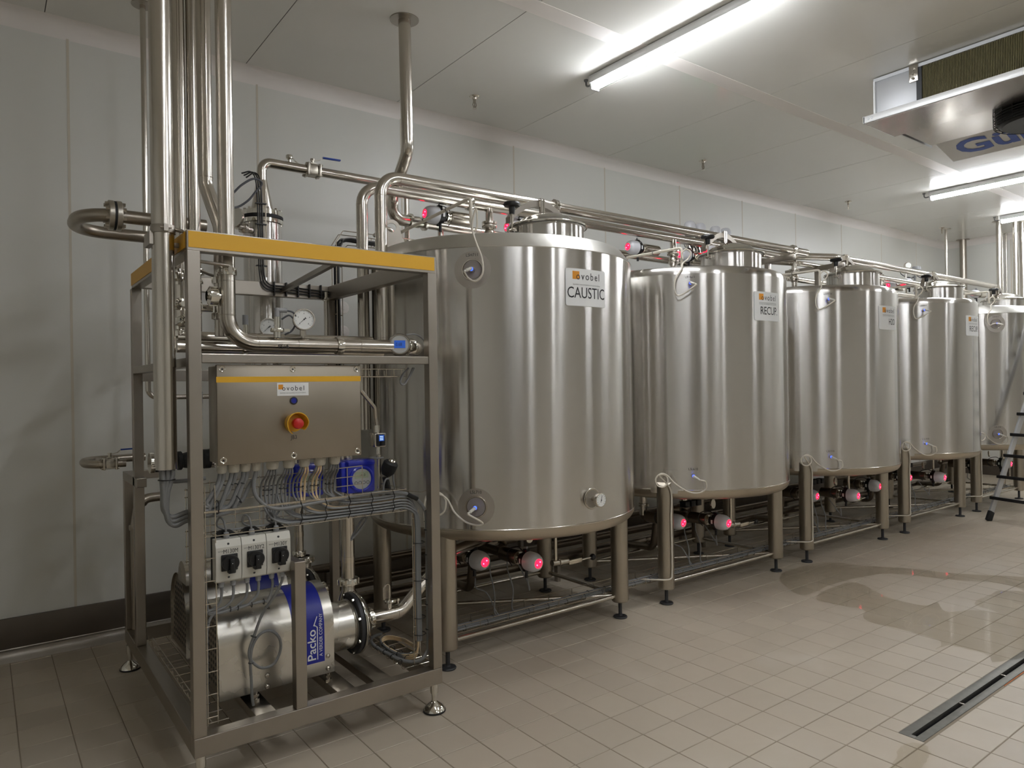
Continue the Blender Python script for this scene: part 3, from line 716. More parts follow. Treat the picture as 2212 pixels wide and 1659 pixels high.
# gauges and sensor on the gauge pipe
def gauge(c, R, label, stem_z):
    t = thing('pressure_gauge', label, 'gauge', (c[0], c[1], stem_z))
    f = V((-0.18, -1, 0.05)).normalized(); c = V(c)
    G().lathe([(0, -0.036), (R*0.9, -0.036), (R*0.94, -0.03), (R*0.94, -0.004), (R, -0.002), (R*1.03, 0.006), (R, 0.012), (R*0.91, 0.012), (R*0.90, 0.006)], c, f, 40).build('case', 'pipe_steel', t)
    d = G().lathe([(0, 0.0065), (R*0.905, 0.0065)], c, f, 36).build('dial', 'dial_white', t)
    x = V((0, 0, 1)).cross(-f).normalized()*-1; x = f.cross(V((0, 0, 1))).normalized()*-1; z = x.cross(f)*-1
    x = V((0, 0, 1)).cross(f).normalized(); z = f.cross(x).normalized(); o = c+f*0.0072
    g = G()
    for k in range(41):
        a = math.radians(225-270*k/40); dd = x*math.cos(a)+z*math.sin(a); big = k % 5 == 0
        g.bar(o+dd*R*(0.70 if big else 0.76), o+dd*R*0.82, R*(0.022 if big else 0.012), 0.0003, f)
    g.build('scale', 'ink', d)
    tx = G()
    for k in range(0, 9, 2):
        a = math.radians(225-270*k/8); dd = x*math.cos(a)+z*math.sin(a)
        q = text_geo(str(k), R*0.2, o+dd*R*0.56-x*R*0.055-z*R*0.07, x, z); tx.add(q.v, q.f)
    tx.build('numerals', 'ink', d)
    a = math.radians(222); dd = x*math.cos(a)+z*math.sin(a); p = o+f*0.001; q = dd.cross(f)
    G().prism([p+dd*R*0.68, p+q*R*0.03-dd*R*0.1, p-dd*R*0.22+q*R*0.09, p-dd*R*0.22-q*R*0.09, p-q*R*0.03-dd*R*0.1], f*0.0006).lathe([(0, 0.0012), (R*0.07, 0.001), (R*0.07, 0)], p, f, 14).build('needle', 'ink', d)
    b = c+V((0, 0.012, 0))
    G().cyl((b.x, b.y, stem_z), (b.x, b.y, c.z-R*0.9), 0.008, 12).lathe([(0, 0), (0.014, 0), (0.014, 0.026), (0, 0.026)], (b.x, b.y, stem_z+0.008), (0, 0, 1), 6).build('stem', 'pipe_steel', t)
    return t
gauge((1.135, 3.02, 1.852), 0.047, 'large round pressure gauge on the long gauge pipe', 1.772)
gauge((1.092, 3.36, 1.842), 0.043, 'smaller pressure gauge half hidden behind the gauge pipe', 1.80)
t = thing('flow_sensor', 'grey elbow plug sensor standing on the gauge pipe above the FS1A lettering', 'sensor', (1.021, 3.03, 1.77))
g = G().cyl((1.021, 3.03, 1.77), (1.021, 3.03, 1.80), 0.016, 20).cyl((1.021, 3.03, 1.80), (1.021, 3.03, 1.86), 0.0125, 18)
g.lathe([(0.012, 1.795), (0.028, 1.795), (0.03, 1.802), (0.028, 1.81), (0.012, 1.81)], (1.021, 3.03, 0), n=28).obox((1.06, 3.03, 1.803), (1, 0, 0), (0, 1, 0), (0, 0, 1), 0.014, 0.006, 0.006).cyl((1.05, 3.015, 1.803), (1.05, 3.045, 1.803), 0.004, 8)
g.build('stem', 'polished', t)
G().cyl((1.021, 3.03, 1.858), (1.021, 3.03, 1.897), 0.0115, 14).cyl((1.018, 3.03, 1.889), (1.062, 3.025, 1.889), 0.0105, 14).build('plug', 'plastic_grey', t)
G().curve([(1.06, 3.025, 1.889), (1.09, 3.02, 1.88), (1.105, 3.03, 1.845), (1.09, 3.04, 1.805), (1.06, 3.05, 1.785)], 0.0042).curve([(1.04, 3.03, 1.85), (1.07, 3.02, 1.868), (1.095, 3.025, 1.85)], 0.004).build('cable', 'cable_dark', t)
t = thing('plug_sensor', 'small grey plug sensor behind the riser bend', 'sensor', (0.985, 3.36, 1.81))
G().cyl((0.985, 3.36, 1.81), (0.985, 3.36, 1.85), 0.01, 12).build('stem', 'polished', t)
G().cyl((0.985, 3.36, 1.85), (0.985, 3.36, 1.895), 0.013, 14).build('plug', 'plastic_grey', t)
# conductivity transmitter
t = thing('transmitter', 'round steel transmitter with blue display at the right end of the gauge pipe', 'transmitter', (1.60, 3.03, 1.745))
f = V((-0.42, -0.90, 0.02)).normalized(); c = V((1.585, 2.985, 1.752))
G().lathe([(0, -0.085), (0.04, -0.085), (0.05, -0.07), (0.055, -0.03), (0.050, -0.012), (0.050, 0.0), (0.047, 0.006), (0.043, 0.006), (0.041, 0.002)], c, f, 40).build('housing', 'pipe_steel', t)
fc = G().lathe([(0, 0.0025), (0.042, 0.0025)], c, f, 36).build('face', 'grey_face', t)
x = V((0, 0, 1)).cross(f).normalized(); z = f.cross(x); o = c+f*0.003
G().obox(o, x, z, f, 0.026, 0.018, 0.0006).build('screen', 'lcd_blue', fc)
text_geo('0.68', 0.023, o+f*0.0008-x*0.019-z*0.008, x, z, sx=0.75).build('digits', 'ink', fc)
g = G(); union_nut(g, (1.665, 3.03, 1.743), (1, -0.05, 0), 0.032, 0.036, 0); g.build('ring', 'polished', t)
G().curve([(1.63, 3.0, 1.80), (1.68, 2.99, 1.80), (1.73, 3.0, 1.765), (1.74, 3.01, 1.71), (1.735, 3.02, 1.66)], 0.004).build('cable', 'cable_grey', t)
# thin drain tube and wire tray at the rear right corner
t = pipe('thin_tube', 'slim upright tube clamped to the rear beam right of the cylinder vessel', [(1.672, 4.08, 2.13), (1.672, 4.08, 1.62)], 0.0125, 0)
g = G(); clamp_geo(g, (1.672, 4.08, 2.085), (0, 0, 1), 0.0125); g.build('clamp', 'polished', t)

# ---------------------------------------------------------------- cylinder vessel at the back
vx, vy = 1.392, 4.37
t = thing('filter_vessel', 'tall steel cylinder vessel with bolted flange and cone top', 'vessel', (vx, vy, 1.25))
G().lathe([(0.0, 1.25), (0.09, 1.26), (0.112, 1.29), (0.112, 2.555)], (vx, vy, 0), n=48).build('body', 'tank_steel', t)
flange(G(), (vx, vy, 2.570), (0, 0, 1), 0.122, 0.026, 40).build('flange', 'polished', t)
fl = flange(G(), (vx, vy, 2.618), (0, 0, 1), 0.122, 0.030, 40).build('flange', 'polished', t)
G().lathe([(0.1, 2.583), (0.1215, 2.585), (0.1215, 2.603), (0.1, 2.605)], (vx, vy, 0), n=40).build('gasket', 'rubber', fl)
for k in range(12):
    a = 2*PI*k/12; p = V((vx+0.106*math.cos(a), vy+0.106*math.sin(a), 0))
    G().cyl(p+V((0, 0, 2.545)), p+V((0, 0, 2.646)), 0.009, 6).build('bolt', 'pipe_steel', fl)
G().lathe([(0.068, 2.633), (0.066, 2.65), (0.031, 2.83)], (vx, vy, 0), n=36).build('cone', 'pipe_steel', t)
weldring(weldring(G(), (vx, vy, 2.83), (0, 0, 1), 0.031), (vx, vy, 2.14), (0, 0, 1), 0.112).build('weld_seam', 'pipe_steel', t)
t = pipe('outlet_pipe', 'steel pipe from the cone top along the wall, with a blue handled ball valve', [(vx, vy, 2.83), (vx, vy, 2.945), (3.4, vy, 2.945)], 0.0295, 0.085, seg=10)
g = G().cyl((1.565, vy, 2.97), (1.565, vy, 2.995), 0.009, 12); union_nut(g, (1.565, vy, 3.005), (0, 0, 1), 0.016, 0.022); g.build('vent_plug', 'polished', t)
def ball_valve(t, c, d, s, handle):
    # three-piece ball valve on a pipe running along d
    c, d = V(c), V(d).normalized(); x = d; u = V((0, 0, 1)); y = u.cross(x)
    g = G().obox(c, x, y, u, 0.030*s, 0.034*s, 0.034*s, 0.008*s)
    for q in (-1, 1):
        g.obox(c+x*q*0.040*s, x, y, u, 0.008*s, 0.043*s, 0.043*s, 0.004*s); g.cyl(c+x*q*0.048*s, c+x*q*0.075*s, 0.026*s, 20)
        for a in (-1, 1):
            for b in (-1, 1): g.cyl(c+x*q*0.047*s+y*a*0.033*s+u*b*0.033*s, c+x*q*0.058*s+y*a*0.033*s+u*b*0.033*s, 0.008*s, 6)
    for a in (-1, 1):
        for b in (-1, 1): g.cyl(c-x*0.047*s+y*a*0.033*s+u*b*0.033*s, c+x*0.047*s+y*a*0.033*s+u*b*0.033*s, 0.005*s, 8)
    g.cyl(c+u*0.03*s, c+u*0.075*s, 0.011*s, 12).obox(c+u*0.046*s, x, y, u, 0.02*s, 0.02*s, 0.004*s).cyl(c+u*0.066*s, c+u*0.08*s, 0.015*s, 6)
    g.bar(c+u*0.066*s, c+u*0.08*s+x*handle*0.055*s, 0.018*s, 0.004, u).bar(c+u*0.08*s+x*handle*0.05*s, c+u*0.10*s+x*handle*0.075*s, 0.018*s, 0.004, u)
    v = g.build('valve_body', 'cast_steel', t)
    G().bar(c+u*0.099*s+x*handle*0.07*s, c+u*0.103*s+x*handle*0.20*s, 0.022*s, 0.011*s, u, 0.004*s).build('handle', 'blue_handle', v)
ball_valve(t, (1.715, vy, 2.945), (1, 0, 0), 0.95, 1)
t = thing('retaining_chain', 'small retaining chain between vent plug and ball valve', 'chain', (1.6, vy, 3.0))
g = G()
for k in range(11): f = k/10; g.ring((1.585+0.09*f, vy-0.01, 2.995-0.02*math.sin(PI*f)-0.02*f), (0, 1, 0) if k % 2 else (0, 0, 1), 0.005, 0.0012, 8, 4)
g.build('links', 'wire_steel', t)
# side nozzle of vessel, hidden part behind the risers
t = thing('side_nozzle', 'polished flanged nozzle poking out between right riser and cylinder vessel', 'fitting', (1.24, 4.25, 2.52))
g = G().cyl((1.30, 4.30, 2.50), (1.20, 4.23, 2.50), 0.02, 16); flange(g, (1.19, 4.225, 2.55), (0.8, 0.55, 0), 0.058, 0.018, 30); union_nut(g, (1.245, 4.26, 2.50), (0.8, 0.55, 0), 0.024, 0.03); g.build('nozzle', 'polished', t)
# black signal cables around the vessel
t = thing('signal_cables', 'thin black signal cables tied along the vessel and rear beam', 'cable', (1.25, 4.12, 2.1))
for k in range(3):
    dx = 0.012*k
    G().curve([(1.20+dx, 4.12, 2.78-0.01*k), (1.26+dx, 4.14, 2.80), (1.285+dx, 4.13, 2.72), (1.288+dx, 4.12, 2.4), (1.285+dx, 4.10, 2.22), (1.31+dx, 4.085, 2.13+0.012*k), (1.42, 4.085, 2.115+0.016*k), (1.70, 4.085, 2.10+0.016*k)], 0.0042).build('cable', 'black', t)
for k in range(2): G().tube([(1.30+0.035*k, 4.13, 2.72), (1.30+0.035*k, 4.13, 2.2)], 0.004, 8).build('tray_wire', 'wire_steel', t)
g = G()
for x in (1.36, 1.43, 1.50, 1.57, 1.64): g.box(x, 4.075, 2.09, x+0.006, 4.10, 2.17)
for z in (2.62, 2.5, 2.38, 2.26): g.box(1.275, 4.115, z, 1.335, 4.135, z+0.006)
g.build('cable_ties', 'black', t)
t = thing('black_loop', 'loose black cable loop hanging between risers and cylinder vessel', 'cable', (1.1, 3.9, 2.6))
G().curve([(1.12, 4.0, 2.63), (1.165, 4.0, 2.68), (1.235, 4.02, 2.73), (1.29, 4.05, 2.72), (1.25, 4.05, 2.66), (1.2, 4.02, 2.60), (1.13, 4.0, 2.55), (1.0, 3.8, 2.50), (0.835, 3.18, 2.22)], 0.006).build('cable', 'cable_dark', t)

# ---------------------------------------------------------------- loops on the left
t = pipe('loop_pipe', 'dull steel U shaped loop sticking out left at the top, with a bolted flange', [(0.90, 3.70, 2.362), (0.365, 3.70, 2.362), (0.365, 4.08, 2.352), (0.90, 4.08, 2.352)], 0.0305, 0.16, m='dull_pipe', seg=10)
flange(G(), (0.487, 3.70, 2.362), (1, 0, 0), 0.068, 0.022).build('flange', 'cast_steel', t); fl = flange(G(), (0.519, 3.70, 2.362), (1, 0, 0), 0.068, 0.022).build('flange', 'cast_steel', t)
G().lathe([(0, -0.006), (0.066, -0.006), (0.066, 0.006), (0, 0.006)], (0.503, 3.70, 2.362), (1, 0, 0), 30).build('gasket', 'rubber', fl)
for k in range(8):
    a = 2*PI*(k+0.5)/8; p = V((0, 3.70+0.053*math.cos(a), 2.362+0.053*math.sin(a))); G().cyl(p+V((0.462, 0, 0)), p+V((0.545, 0, 0)), 0.0085, 6).build('bolt', 'cast_steel', fl)
t = pipe('loop_pipe', 'dull steel loop sticking out left at mid height with blue ball valve lever', [(0.62, 4.30, 1.165), (0.44, 4.30, 1.165), (0.44, 4.52, 1.172), (0.75, 4.52, 1.172)], 0.022, 0.09, m='dull_pipe', seg=10)
ball_valve(t, (0.545, 4.30, 1.166), (1, 0, 0), 0.72, 1)
# black rubber coupled line behind the conduits
t = thing('rubber_coupling', 'black rubber coupling with chrome flanges, low behind the widest conduit', 'coupling', (0.74, 3.6, 1.22))
flange(G(), (0.625, 3.6, 1.218), (1, 0, 0), 0.048, 0.02).build('flange', 'polished', t); fl = flange(G(), (0.885, 3.6, 1.224), (1, 0, 0), 0.048, 0.014).build('flange', 'polished', t)
for k in range(8):
    a = 2*PI*k/8; p = V((0, 3.6+0.04*math.cos(a), 1.22+0.04*math.sin(a))); G().cyl(p+V((0.855, 0, 0)), p+V((0.90, 0, 0)), 0.006, 6).build('bolt', 'cast_steel', fl)
G().lathe([(0, 0.636), (0.046, 0.638), (0.046, 0.652), (0.028, 0.66), (0.028, 0.73), (0.044, 0.735), (0.044, 0.75), (0.034, 0.757), (0.044, 0.80), (0.044, 0.82), (0.03, 0.83), (0.046, 0.85), (0.046, 0.878), (0, 0.878)], (0, 3.6, 1.22), (1, 0, 0), 32).build('bellows', 'rubber', t)
# low elbow pipe at the rear left foot
t = pipe('elbow_pipe', 'dull elbow pipe with clamp at the rear left leg', [(0.82, 4.42, 0.95), (0.70, 4.40, 0.95), (0.675, 4.38, 0.80), (0.675, 4.38, 0.24)], 0.026, 0.08, m='dull_pipe')
clamp_geo(G(), (0.675, 4.38, 0.80), (0, 0, 1), 0.026, 0.03).build('clamp', 'dull_pipe', t); clamp_geo(G(), (0.71, 4.40, 0.935), (0.7, 0, 0.7), 0.026, 0.02).build('clamp', 'dull_pipe', t)


# ================================================================ JUNCTION BOX
jb = thing('junction_box', 'stainless junction box with yellow stripe, emergency stop and JB3 lettering', 'box', (1.05, 3.0, 1.247))
JX0, JX1, JZ0, JZ1, JY = 0.744, 1.356, 1.249, 1.650, 2.93
G().box(JX0+0.006, JY+0.022, JZ0+0.006, JX1-0.006, JY+0.15, JZ1-0.004, 0.004).build('body', 'box_steel', jb)
lid = G().box(JX0, JY, JZ0, JX1, JY+0.020, JZ1, 0.004).build('lid', 'box_steel', jb)
G().box(JX0-0.001, JY-0.0006, 1.579, JX1+0.001, JY+0.001, 1.602).build('stripe', 'yellow', jb)
for x in (JX0+0.022, 1.05, JX1-0.018):
    for z in (JZ0+0.02, JZ1-0.018):
        G().lathe([(0.006, -0.002), (0.0115, -0.001), (0.013, 0.001), (0.0115, 0.002), (0.010, 0.001), (0.006, -0.001), (0, -0.001)], (x, JY, z), (0, -1, 0), 20).build('lid_screw', 'polished', lid)
        G().lathe([(0, 0.0012), (0.004, 0.0012), (0.004, -0.001)], (x, JY, z), (0, -1, 0), 6).build('screw_socket', 'dark_grey', lid)
pl = G().box(0.983, JY-0.0012, 1.521, 1.117, JY-0.0001, 1.575).build('name_plate', 'sign_white', jb)
G().box(0.988, JY-0.0016, 1.548, 1.008, JY-0.0013, 1.568).build('logo_square', 'orange', pl)
text_geo('ovobel', 0.029, (1.003, JY-0.0018, 1.543), spacing=1.3, sx=0.95).build('logo_lettering', 'ink', pl)
text_geo('EQUIPMENT AND ENGINEERING FOR EGG PROCESSING', 0.0046, (1.05, JY-0.0016, 1.531), align='CENTER', sx=0.95).build('small_lettering', 'ink', pl)
text_geo('JB3', 0.024, (1.051, JY-0.0006, 1.338), align='CENTER', sx=0.85).build('lettering', 'ink', jb)
b = G().lathe([(0, -0.001), (0.0155, -0.001), (0.0165, 0.004), (0.014, 0.006), (0.012, 0.006), (0.012, 0.004), (0, 0.004)], (1.052, JY, 1.50), (0, -1, 0), 28).build('push_button', 'dark_grey', jb)
G().lathe([(0, 0.0045), (0.0115, 0.0045), (0.0118, 0.004)], (1.052, JY, 1.50), (0, -1, 0), 24).build('button_cap', 'blue_label', b)
# emergency stop with its open yellow guard
c = (1.052, JY, 1.405)
es = G().lathe([(0, 0.0), (0.036, 0.0), (0.036, 0.006), (0.022, 0.010), (0, 0.010)], c, (0, -1, 0), 32).build('emergency_stop', 'yellow', jb)
vs = []; fs = []; n = 26
for k in range(n+1):
    a = math.radians(-40+290*k/n) if k < 99 else 0
    for r, y in ((0.040, 0), (0.047, 0.052*(0.55+0.45*min(1, math.sin(PI*k/n)*2.2))), (0.0435, 0.052*(0.55+0.45*min(1, math.sin(PI*k/n)*2.2))), (0.0365, 0)):
        vs.append((c[0]+r*math.cos(a), JY-y, c[2]+r*math.sin(a)))
for k in range(n):
    o = k*4
    for q in range(4): fs.append((o+q, o+(q+1) % 4, o+4+(q+1) % 4, o+4+q))
fs += [(0, 1, 2, 3), (n*4, n*4+3, n*4+2, n*4+1)]
G().add(vs, fs).build('guard', 'yellow', es)
G().lathe([(0, 0.01), (0.014, 0.01), (0.014, 0.03), (0.022, 0.036), (0.0235, 0.046), (0.021, 0.058), (0.013, 0.063), (0, 0.064)], c, (0, -1, 0), 28).build('mushroom_button', 'red', es)
GL = [(0.775, 0.019), (0.822, 0.023), (0.868, 0.020), (0.912, 0.018), (0.980, 0.025), (1.050, 0.024), (1.118, 0.023), (1.188, 0.025), (1.257, 0.023)]
for x, r in GL:
    g = G().lathe([(r*0.8, 0), (r*0.8, -0.004), (r*1.12, -0.006), (r*1.12, -0.014), (r, -0.015)], (x, 2.995, JZ0+0.004), (0, 0, 1), 6)
    g.lathe([(r, -0.012), (r*1.02, -0.030), (r*0.86, -0.040), (r*0.6, -0.043), (0, -0.043)], (x, 2.995, JZ0+0.004), (0, 0, 1), 16)
    g.build('cable_gland', 'gland', jb)
# ================================================================ ISOLATOR SWITCHES
def isolator(x0, word, label):
    t = thing('isolator_switch', label, 'switch', (x0+0.05, 2.99, 0.777), 'isolator switches below the junction box')
    y0, z0, z1 = 2.962, 0.777, 0.948; x1 = x0+0.0985
    pts = [(x0-0.004, z0+0.004), (x1+0.002, z0+0.004), (x1+0.002, z1+0.006), ((x0+x1)/2+0.02, z1+0.030), ((x0+x1)/2-0.02, z1+0.030), (x0-0.004, z1+0.006)]
    G().prism([(a, y0+0.056, b) for a, b in pts], (0, 0.008, 0)).build('back_plate', 'black', t)
    # housing with bevelled top and bottom of the cover
    vs = []; pr = [(y0+0.055, z0), (y0+0.012, z0), (y0+0.006, z0+0.006), (y0, z0+0.036), (y0, z1-0.030), (y0+0.010, z1-0.004), (y0+0.014, z1), (y0+0.055, z1)]
    for xx in (x0, x1): vs += [(xx, a, b) for a, b in pr]
    n = len(pr); h = G().add(vs, [tuple(range(n)), tuple(range(2*n-1, n-1, -1))]+[(i, (i+1) % n, n+(i+1) % n, n+i) for i in range(n)]).build('housing', 'plastic_white', t, ang=15)
    xc = (x0+x1)/2
    for zz, yy in ((z1-0.018, y0+0.0035), (z0+0.02, y0+0.0025)): G().lathe([(0, 0.0005), (0.0042, 0.0005), (0.0046, -0.002)], (xc, yy, zz), (0, -1, 0.2), 14).build('cover_screw', 'dark_grey', h)
    text_geo('EATON', 0.0062, (x0+0.008, y0-0.0006, z1-0.047)).build('maker_lettering', 'ink', h)
    text_geo(word, 0.024, (xc+0.008, y0-0.0006, z1-0.055), align='CENTER', sx=0.80).build('lettering', 'ink', h)
    kz = z0+0.076
    G().box(xc-0.030, y0-0.006, kz-0.030, xc+0.034, y0-0.0002, kz+0.036, 0.003).build('dial_plate', 'black', t)
    k = G().lathe([(0, 0.006), (0.033, 0.006), (0.033, 0.018), (0.030, 0.024), (0, 0.024)], (xc+0.004, y0, kz+0.002), (0, -1, 0), 32)
    k.obox((xc+0.004, y0-0.03, kz-0.006), (1, 0, 0), (0, 1, 0), (0, 0, 1), 0.009, 0.010, 0.028, 0.004).obox((xc+0.004, y0-0.022, kz-0.028), (1, 0, 0), (0, 1, 0), (0, 0, 1), 0.014, 0.014, 0.008, 0.003)
    kn = k.build('rotary_knob', 'black', t)
    G().lathe([(0, 0.0405), (0.0016, 0.0405)], (xc+0.004, y0, kz+0.005), (0, -1, 0), 8).build('pointer_dot', 'sign_white', kn)
    for dx, zz, s in ((0.0, z1, 1), (-0.022, z0, -1), (0.024, z0, -1)):
        g = G().lathe([(0, 0), (0.011, 0), (0.012, 0.004), (0.012, 0.012), (0.0105, 0.014), (0.0105, 0.022), (0.0065, 0.025), (0, 0.025)], (xc+dx, y0+0.032, zz), (0, 0, s), 12)
        g.build('cable_gland', 'plastic_grey', t)
    return xc
XS = [isolator(0.740, 'M130M', 'leftmost white isolator switch, lettered M130M'), isolator(0.841, 'M130Y2', 'middle white isolator switch, lettered M130Y2'), isolator(0.942, 'M130Y', 'rightmost white isolator switch, lettered M130Y')]
# cables of the switches
t = thing('switch_cables', 'grey motor cables hanging from the isolator switches', 'cable', (0.9, 2.99, 0.7))
SCY = 2.994
for k, xc in enumerate(XS):
    for dx in (-0.022, 0.024):
        x = xc+dx
        if k == 2: continue
        G().curve([(x, SCY, 0.76), (x+0.001, SCY, 0.73), (x-0.006, SCY-0.002, 0.695), (x-0.03, SCY, 0.672), (x-0.06, SCY, 0.664-0.006*k), (0.735, SCY+0.002, 0.658-0.008*k), (0.715, SCY, 0.668), (0.708, SCY, 0.73), (0.708, SCY, 0.80)], 0.0058).build('cable', 'cable_grey', t)
x = XS[2]-0.022
G().curve([(x, SCY, 0.76), (x+0.004, SCY, 0.73), (x-0.004, SCY, 0.69), (x-0.02, SCY, 0.66), (0.93, SCY+0.005, 0.662), (0.78, SCY+0.005, 0.655), (0.735, SCY, 0.65), (0.712, SCY, 0.60), (0.708, SCY, 0.5), (0.706, SCY, 0.24)], 0.0058).build('cable', 'cable_grey', t)
x = XS[2]+0.024
loop = [(x, SCY, 0.76), (x-0.004, 2.995, 0.73), (x-0.03, 3.0, 0.68), (x-0.075, 3.03, 0.60), (0.915, 3.05, 0.52), (0.893, 3.06, 0.45), (0.90, 3.06, 0.405), (0.94, 3.055, 0.365), (0.99, 3.05, 0.37), (1.02, 3.05, 0.42), (1.017, 3.05, 0.475), (0.98, 3.05, 0.515), (0.935, 3.05, 0.51), (0.905, 3.055, 0.465), (0.897, 3.06, 0.40), (0.902, 3.07, 0.32), (0.906, 3.075, 0.24), (0.912, 3.08, 0.205)]
G().curve(loop, 0.0062).build('cable', 'cable_grey', t)
for k in range(3):
    xc = XS[k]; r0 = 0.007
    G().curve([(xc, SCY, 0.965), (xc-0.003, SCY, 0.99), (xc-0.008, SCY+0.01, 1.02), (xc-0.02, SCY+0.02, 1.03), (xc-0.028, SCY+0.03, 1.01), (xc-0.02, SCY+0.035, 0.99), (xc+0.02, SCY+0.03, 0.975), (xc+0.10, SCY+0.03, 0.975)], 0.0042).build('signal_lead', 'cable_grey', t)
g = G()
for a in ((0.80, 0.662), (0.83, 0.662), (0.885, 0.664), (0.935, 0.666)): g.ring((a[0], SCY, a[1]-0.004), (1, 0, 0), 0.011, 0.0016, 12, 4)
g.ring((0.960, 3.025, 0.625), (0.5, -0.2, 0.8), 0.011, 0.0016, 12, 4).ring((0.91, 3.055, 0.505), (0.4, 0, 0.9), 0.013, 0.0016, 12, 4).ring((0.899, 3.06, 0.395), (0, 0, 1), 0.011, 0.0016, 12, 4)
for z in (0.62, 0.54, 0.46, 0.38, 0.30): g.ring((0.709, SCY, z), (0, 0, 1), 0.010, 0.0016, 12, 4)
g.build('cable_ties', 'black', t, kind='stuff')
# ================================================================ WIRE TRAYS
def tray(name, label, long, cross, r=0.0022, m='wire_steel'):
    t = thing(name, label, 'cable tray', long[0][0])
    g = G()
    for p in long: g.tube(p, r, 7, bend=0.012, seg=3)
    g.build('long_wires', m, t, kind='stuff'); g = G()
    for p in cross: g.tube(p, r, 7, bend=0.012, seg=3)
    g.build('cross_wires', m, t, kind='stuff')
    return t
TY0, TY1 = 2.972, 3.062
tray('wire_tray', 'wire basket tray full of grey cables below the junction box',
     [[(0.70, TY0, 1.067), (1.60, TY0, 1.067)], [(0.70, TY0, 1.062), (1.30, TY0, 1.062)], [(0.70, TY0, 0.967), (1.60, TY0, 0.967)], [(0.70, TY1, 1.168), (1.42, TY1, 1.185)], [(0.70, TY1, 1.13), (1.42, TY1, 1.14)], [(0.70, TY1, 1.09), (1.42, TY1, 1.10)], [(0.70, TY1, 1.03), (1.60, TY1, 1.03)], [(0.70, TY1, 0.995), (1.60, TY1, 0.995)], [(0.70, TY1, 0.967), (1.60, TY1, 0.967)], [(0.70, 3.02, 0.965), (1.60, 3.02, 0.965)]],
     [[(x, TY0, 0.972), (x, TY0+0.006, 0.964), (x, TY1-0.004, 0.964), (x, TY1, 0.972), (x, TY1, 1.18)] for x in (0.745, 0.845, 0.945, 1.045, 1.145, 1.245, 1.345, 1.42)]+[[(x, TY0, 0.972), (x, TY0+0.006, 0.964), (x, TY1-0.004, 0.964), (x, TY1, 1.066)] for x in (1.50, 1.59)])
tray('wire_tray', 'corner end of the wire tray turning down by the right front post', [[(1.60, TY0+0.01, 1.067), (1.60, 3.25, 1.067)], [(1.58, 3.16, 1.05), (1.735, TY1, 1.03), (1.735, 2.98, 1.055)], [(1.735, 2.985, 1.055), (1.735, 2.975, 0.965), (1.70, 2.975, 0.955)]], [[(1.66, 3.06, 1.05), (1.66, 3.06, 0.96)]])
tray('wire_tray', 'upright wire ladder tray beside the left front post', [[(0.704, 2.972, 0.22), (0.704, 2.972, 1.17)], [(0.742, 2.972, 0.22), (0.742, 2.972, 1.17)]], [[(0.70, 2.972, z), (0.744, 2.972, z)] for z in (0.25, 0.34, 0.43, 0.52, 0.61, 0.70, 0.79, 0.88)])
tray('wire_tray', 'upright wire ladder tray with the thick cable bundle beside the right front post', [[(1.645, 3.0, 0.22), (1.645, 3.0, 0.955)], [(1.722, 2.985, 0.20), (1.722, 2.985, 0.955)], [(1.695, 3.03, 0.20), (1.695, 3.03, 0.955)]], [[(1.645, 3.0, z), (1.67, 2.995, z)] for z in (0.27, 0.40, 0.53, 0.66, 0.79, 0.92)]+[[(1.70, 2.985, z), (1.725, 2.985, z)] for z in (0.25, 0.36, 0.47, 0.58, 0.69, 0.80, 0.90)])
tray('wire_tray', 'wire tray lying on the skid floor behind the right front post', [[(1.60, 2.99, 0.213), (1.60, 3.50, 0.213)], [(1.66, 2.99, 0.213), (1.66, 3.50, 0.213)], [(1.735, 2.99, 0.213), (1.735, 3.50, 0.213)]], [[(1.575, y, 0.235), (1.58, y, 0.213), (1.735, y, 0.213)] for y in (3.0, 3.08, 3.16, 3.24, 3.32, 3.40, 3.48)])
tray('wire_tray', 'wire tray lying along the left bottom beam of the skid', [[(0.705, 2.98, 0.215), (0.705, 4.2, 0.215)], [(0.72, 2.98, 0.228), (0.72, 4.2, 0.228)], [(0.80, 3.5, 0.215), (0.80, 4.2, 0.215)]], [[(0.70, y, 0.24), (0.703, y, 0.215), (0.79, y, 0.215)] for y in [3.0+0.1*k for k in range(13)]])
tray('wire_tray', 'short wire tray under the shelf, right of the junction box', [[(1.37, 3.0, 1.60), (1.62, 3.0, 1.60)], [(1.37, 3.1, 1.60), (1.62, 3.1, 1.60)], [(1.37, 3.0, 1.635), (1.62, 3.0, 1.635)]], [[(x, 3.1, 1.63), (x, 3.1, 1.60), (x, 3.0, 1.60), (x, 3.0, 1.635)] for x in (1.40, 1.44, 1.48, 1.52, 1.56, 1.60)])
tray('wire_tray', 'low wire tray mesh left of the left front post', [[(0.64, 3.02, z), (0.69, 3.02, z)] for z in (1.155, 1.125, 0.99, 0.93, 0.87)], [[(0.645, 3.02, 1.06), (0.645, 3.02, 1.16)], [(0.645, 3.02, 0.86), (0.645, 3.02, 1.0)]])
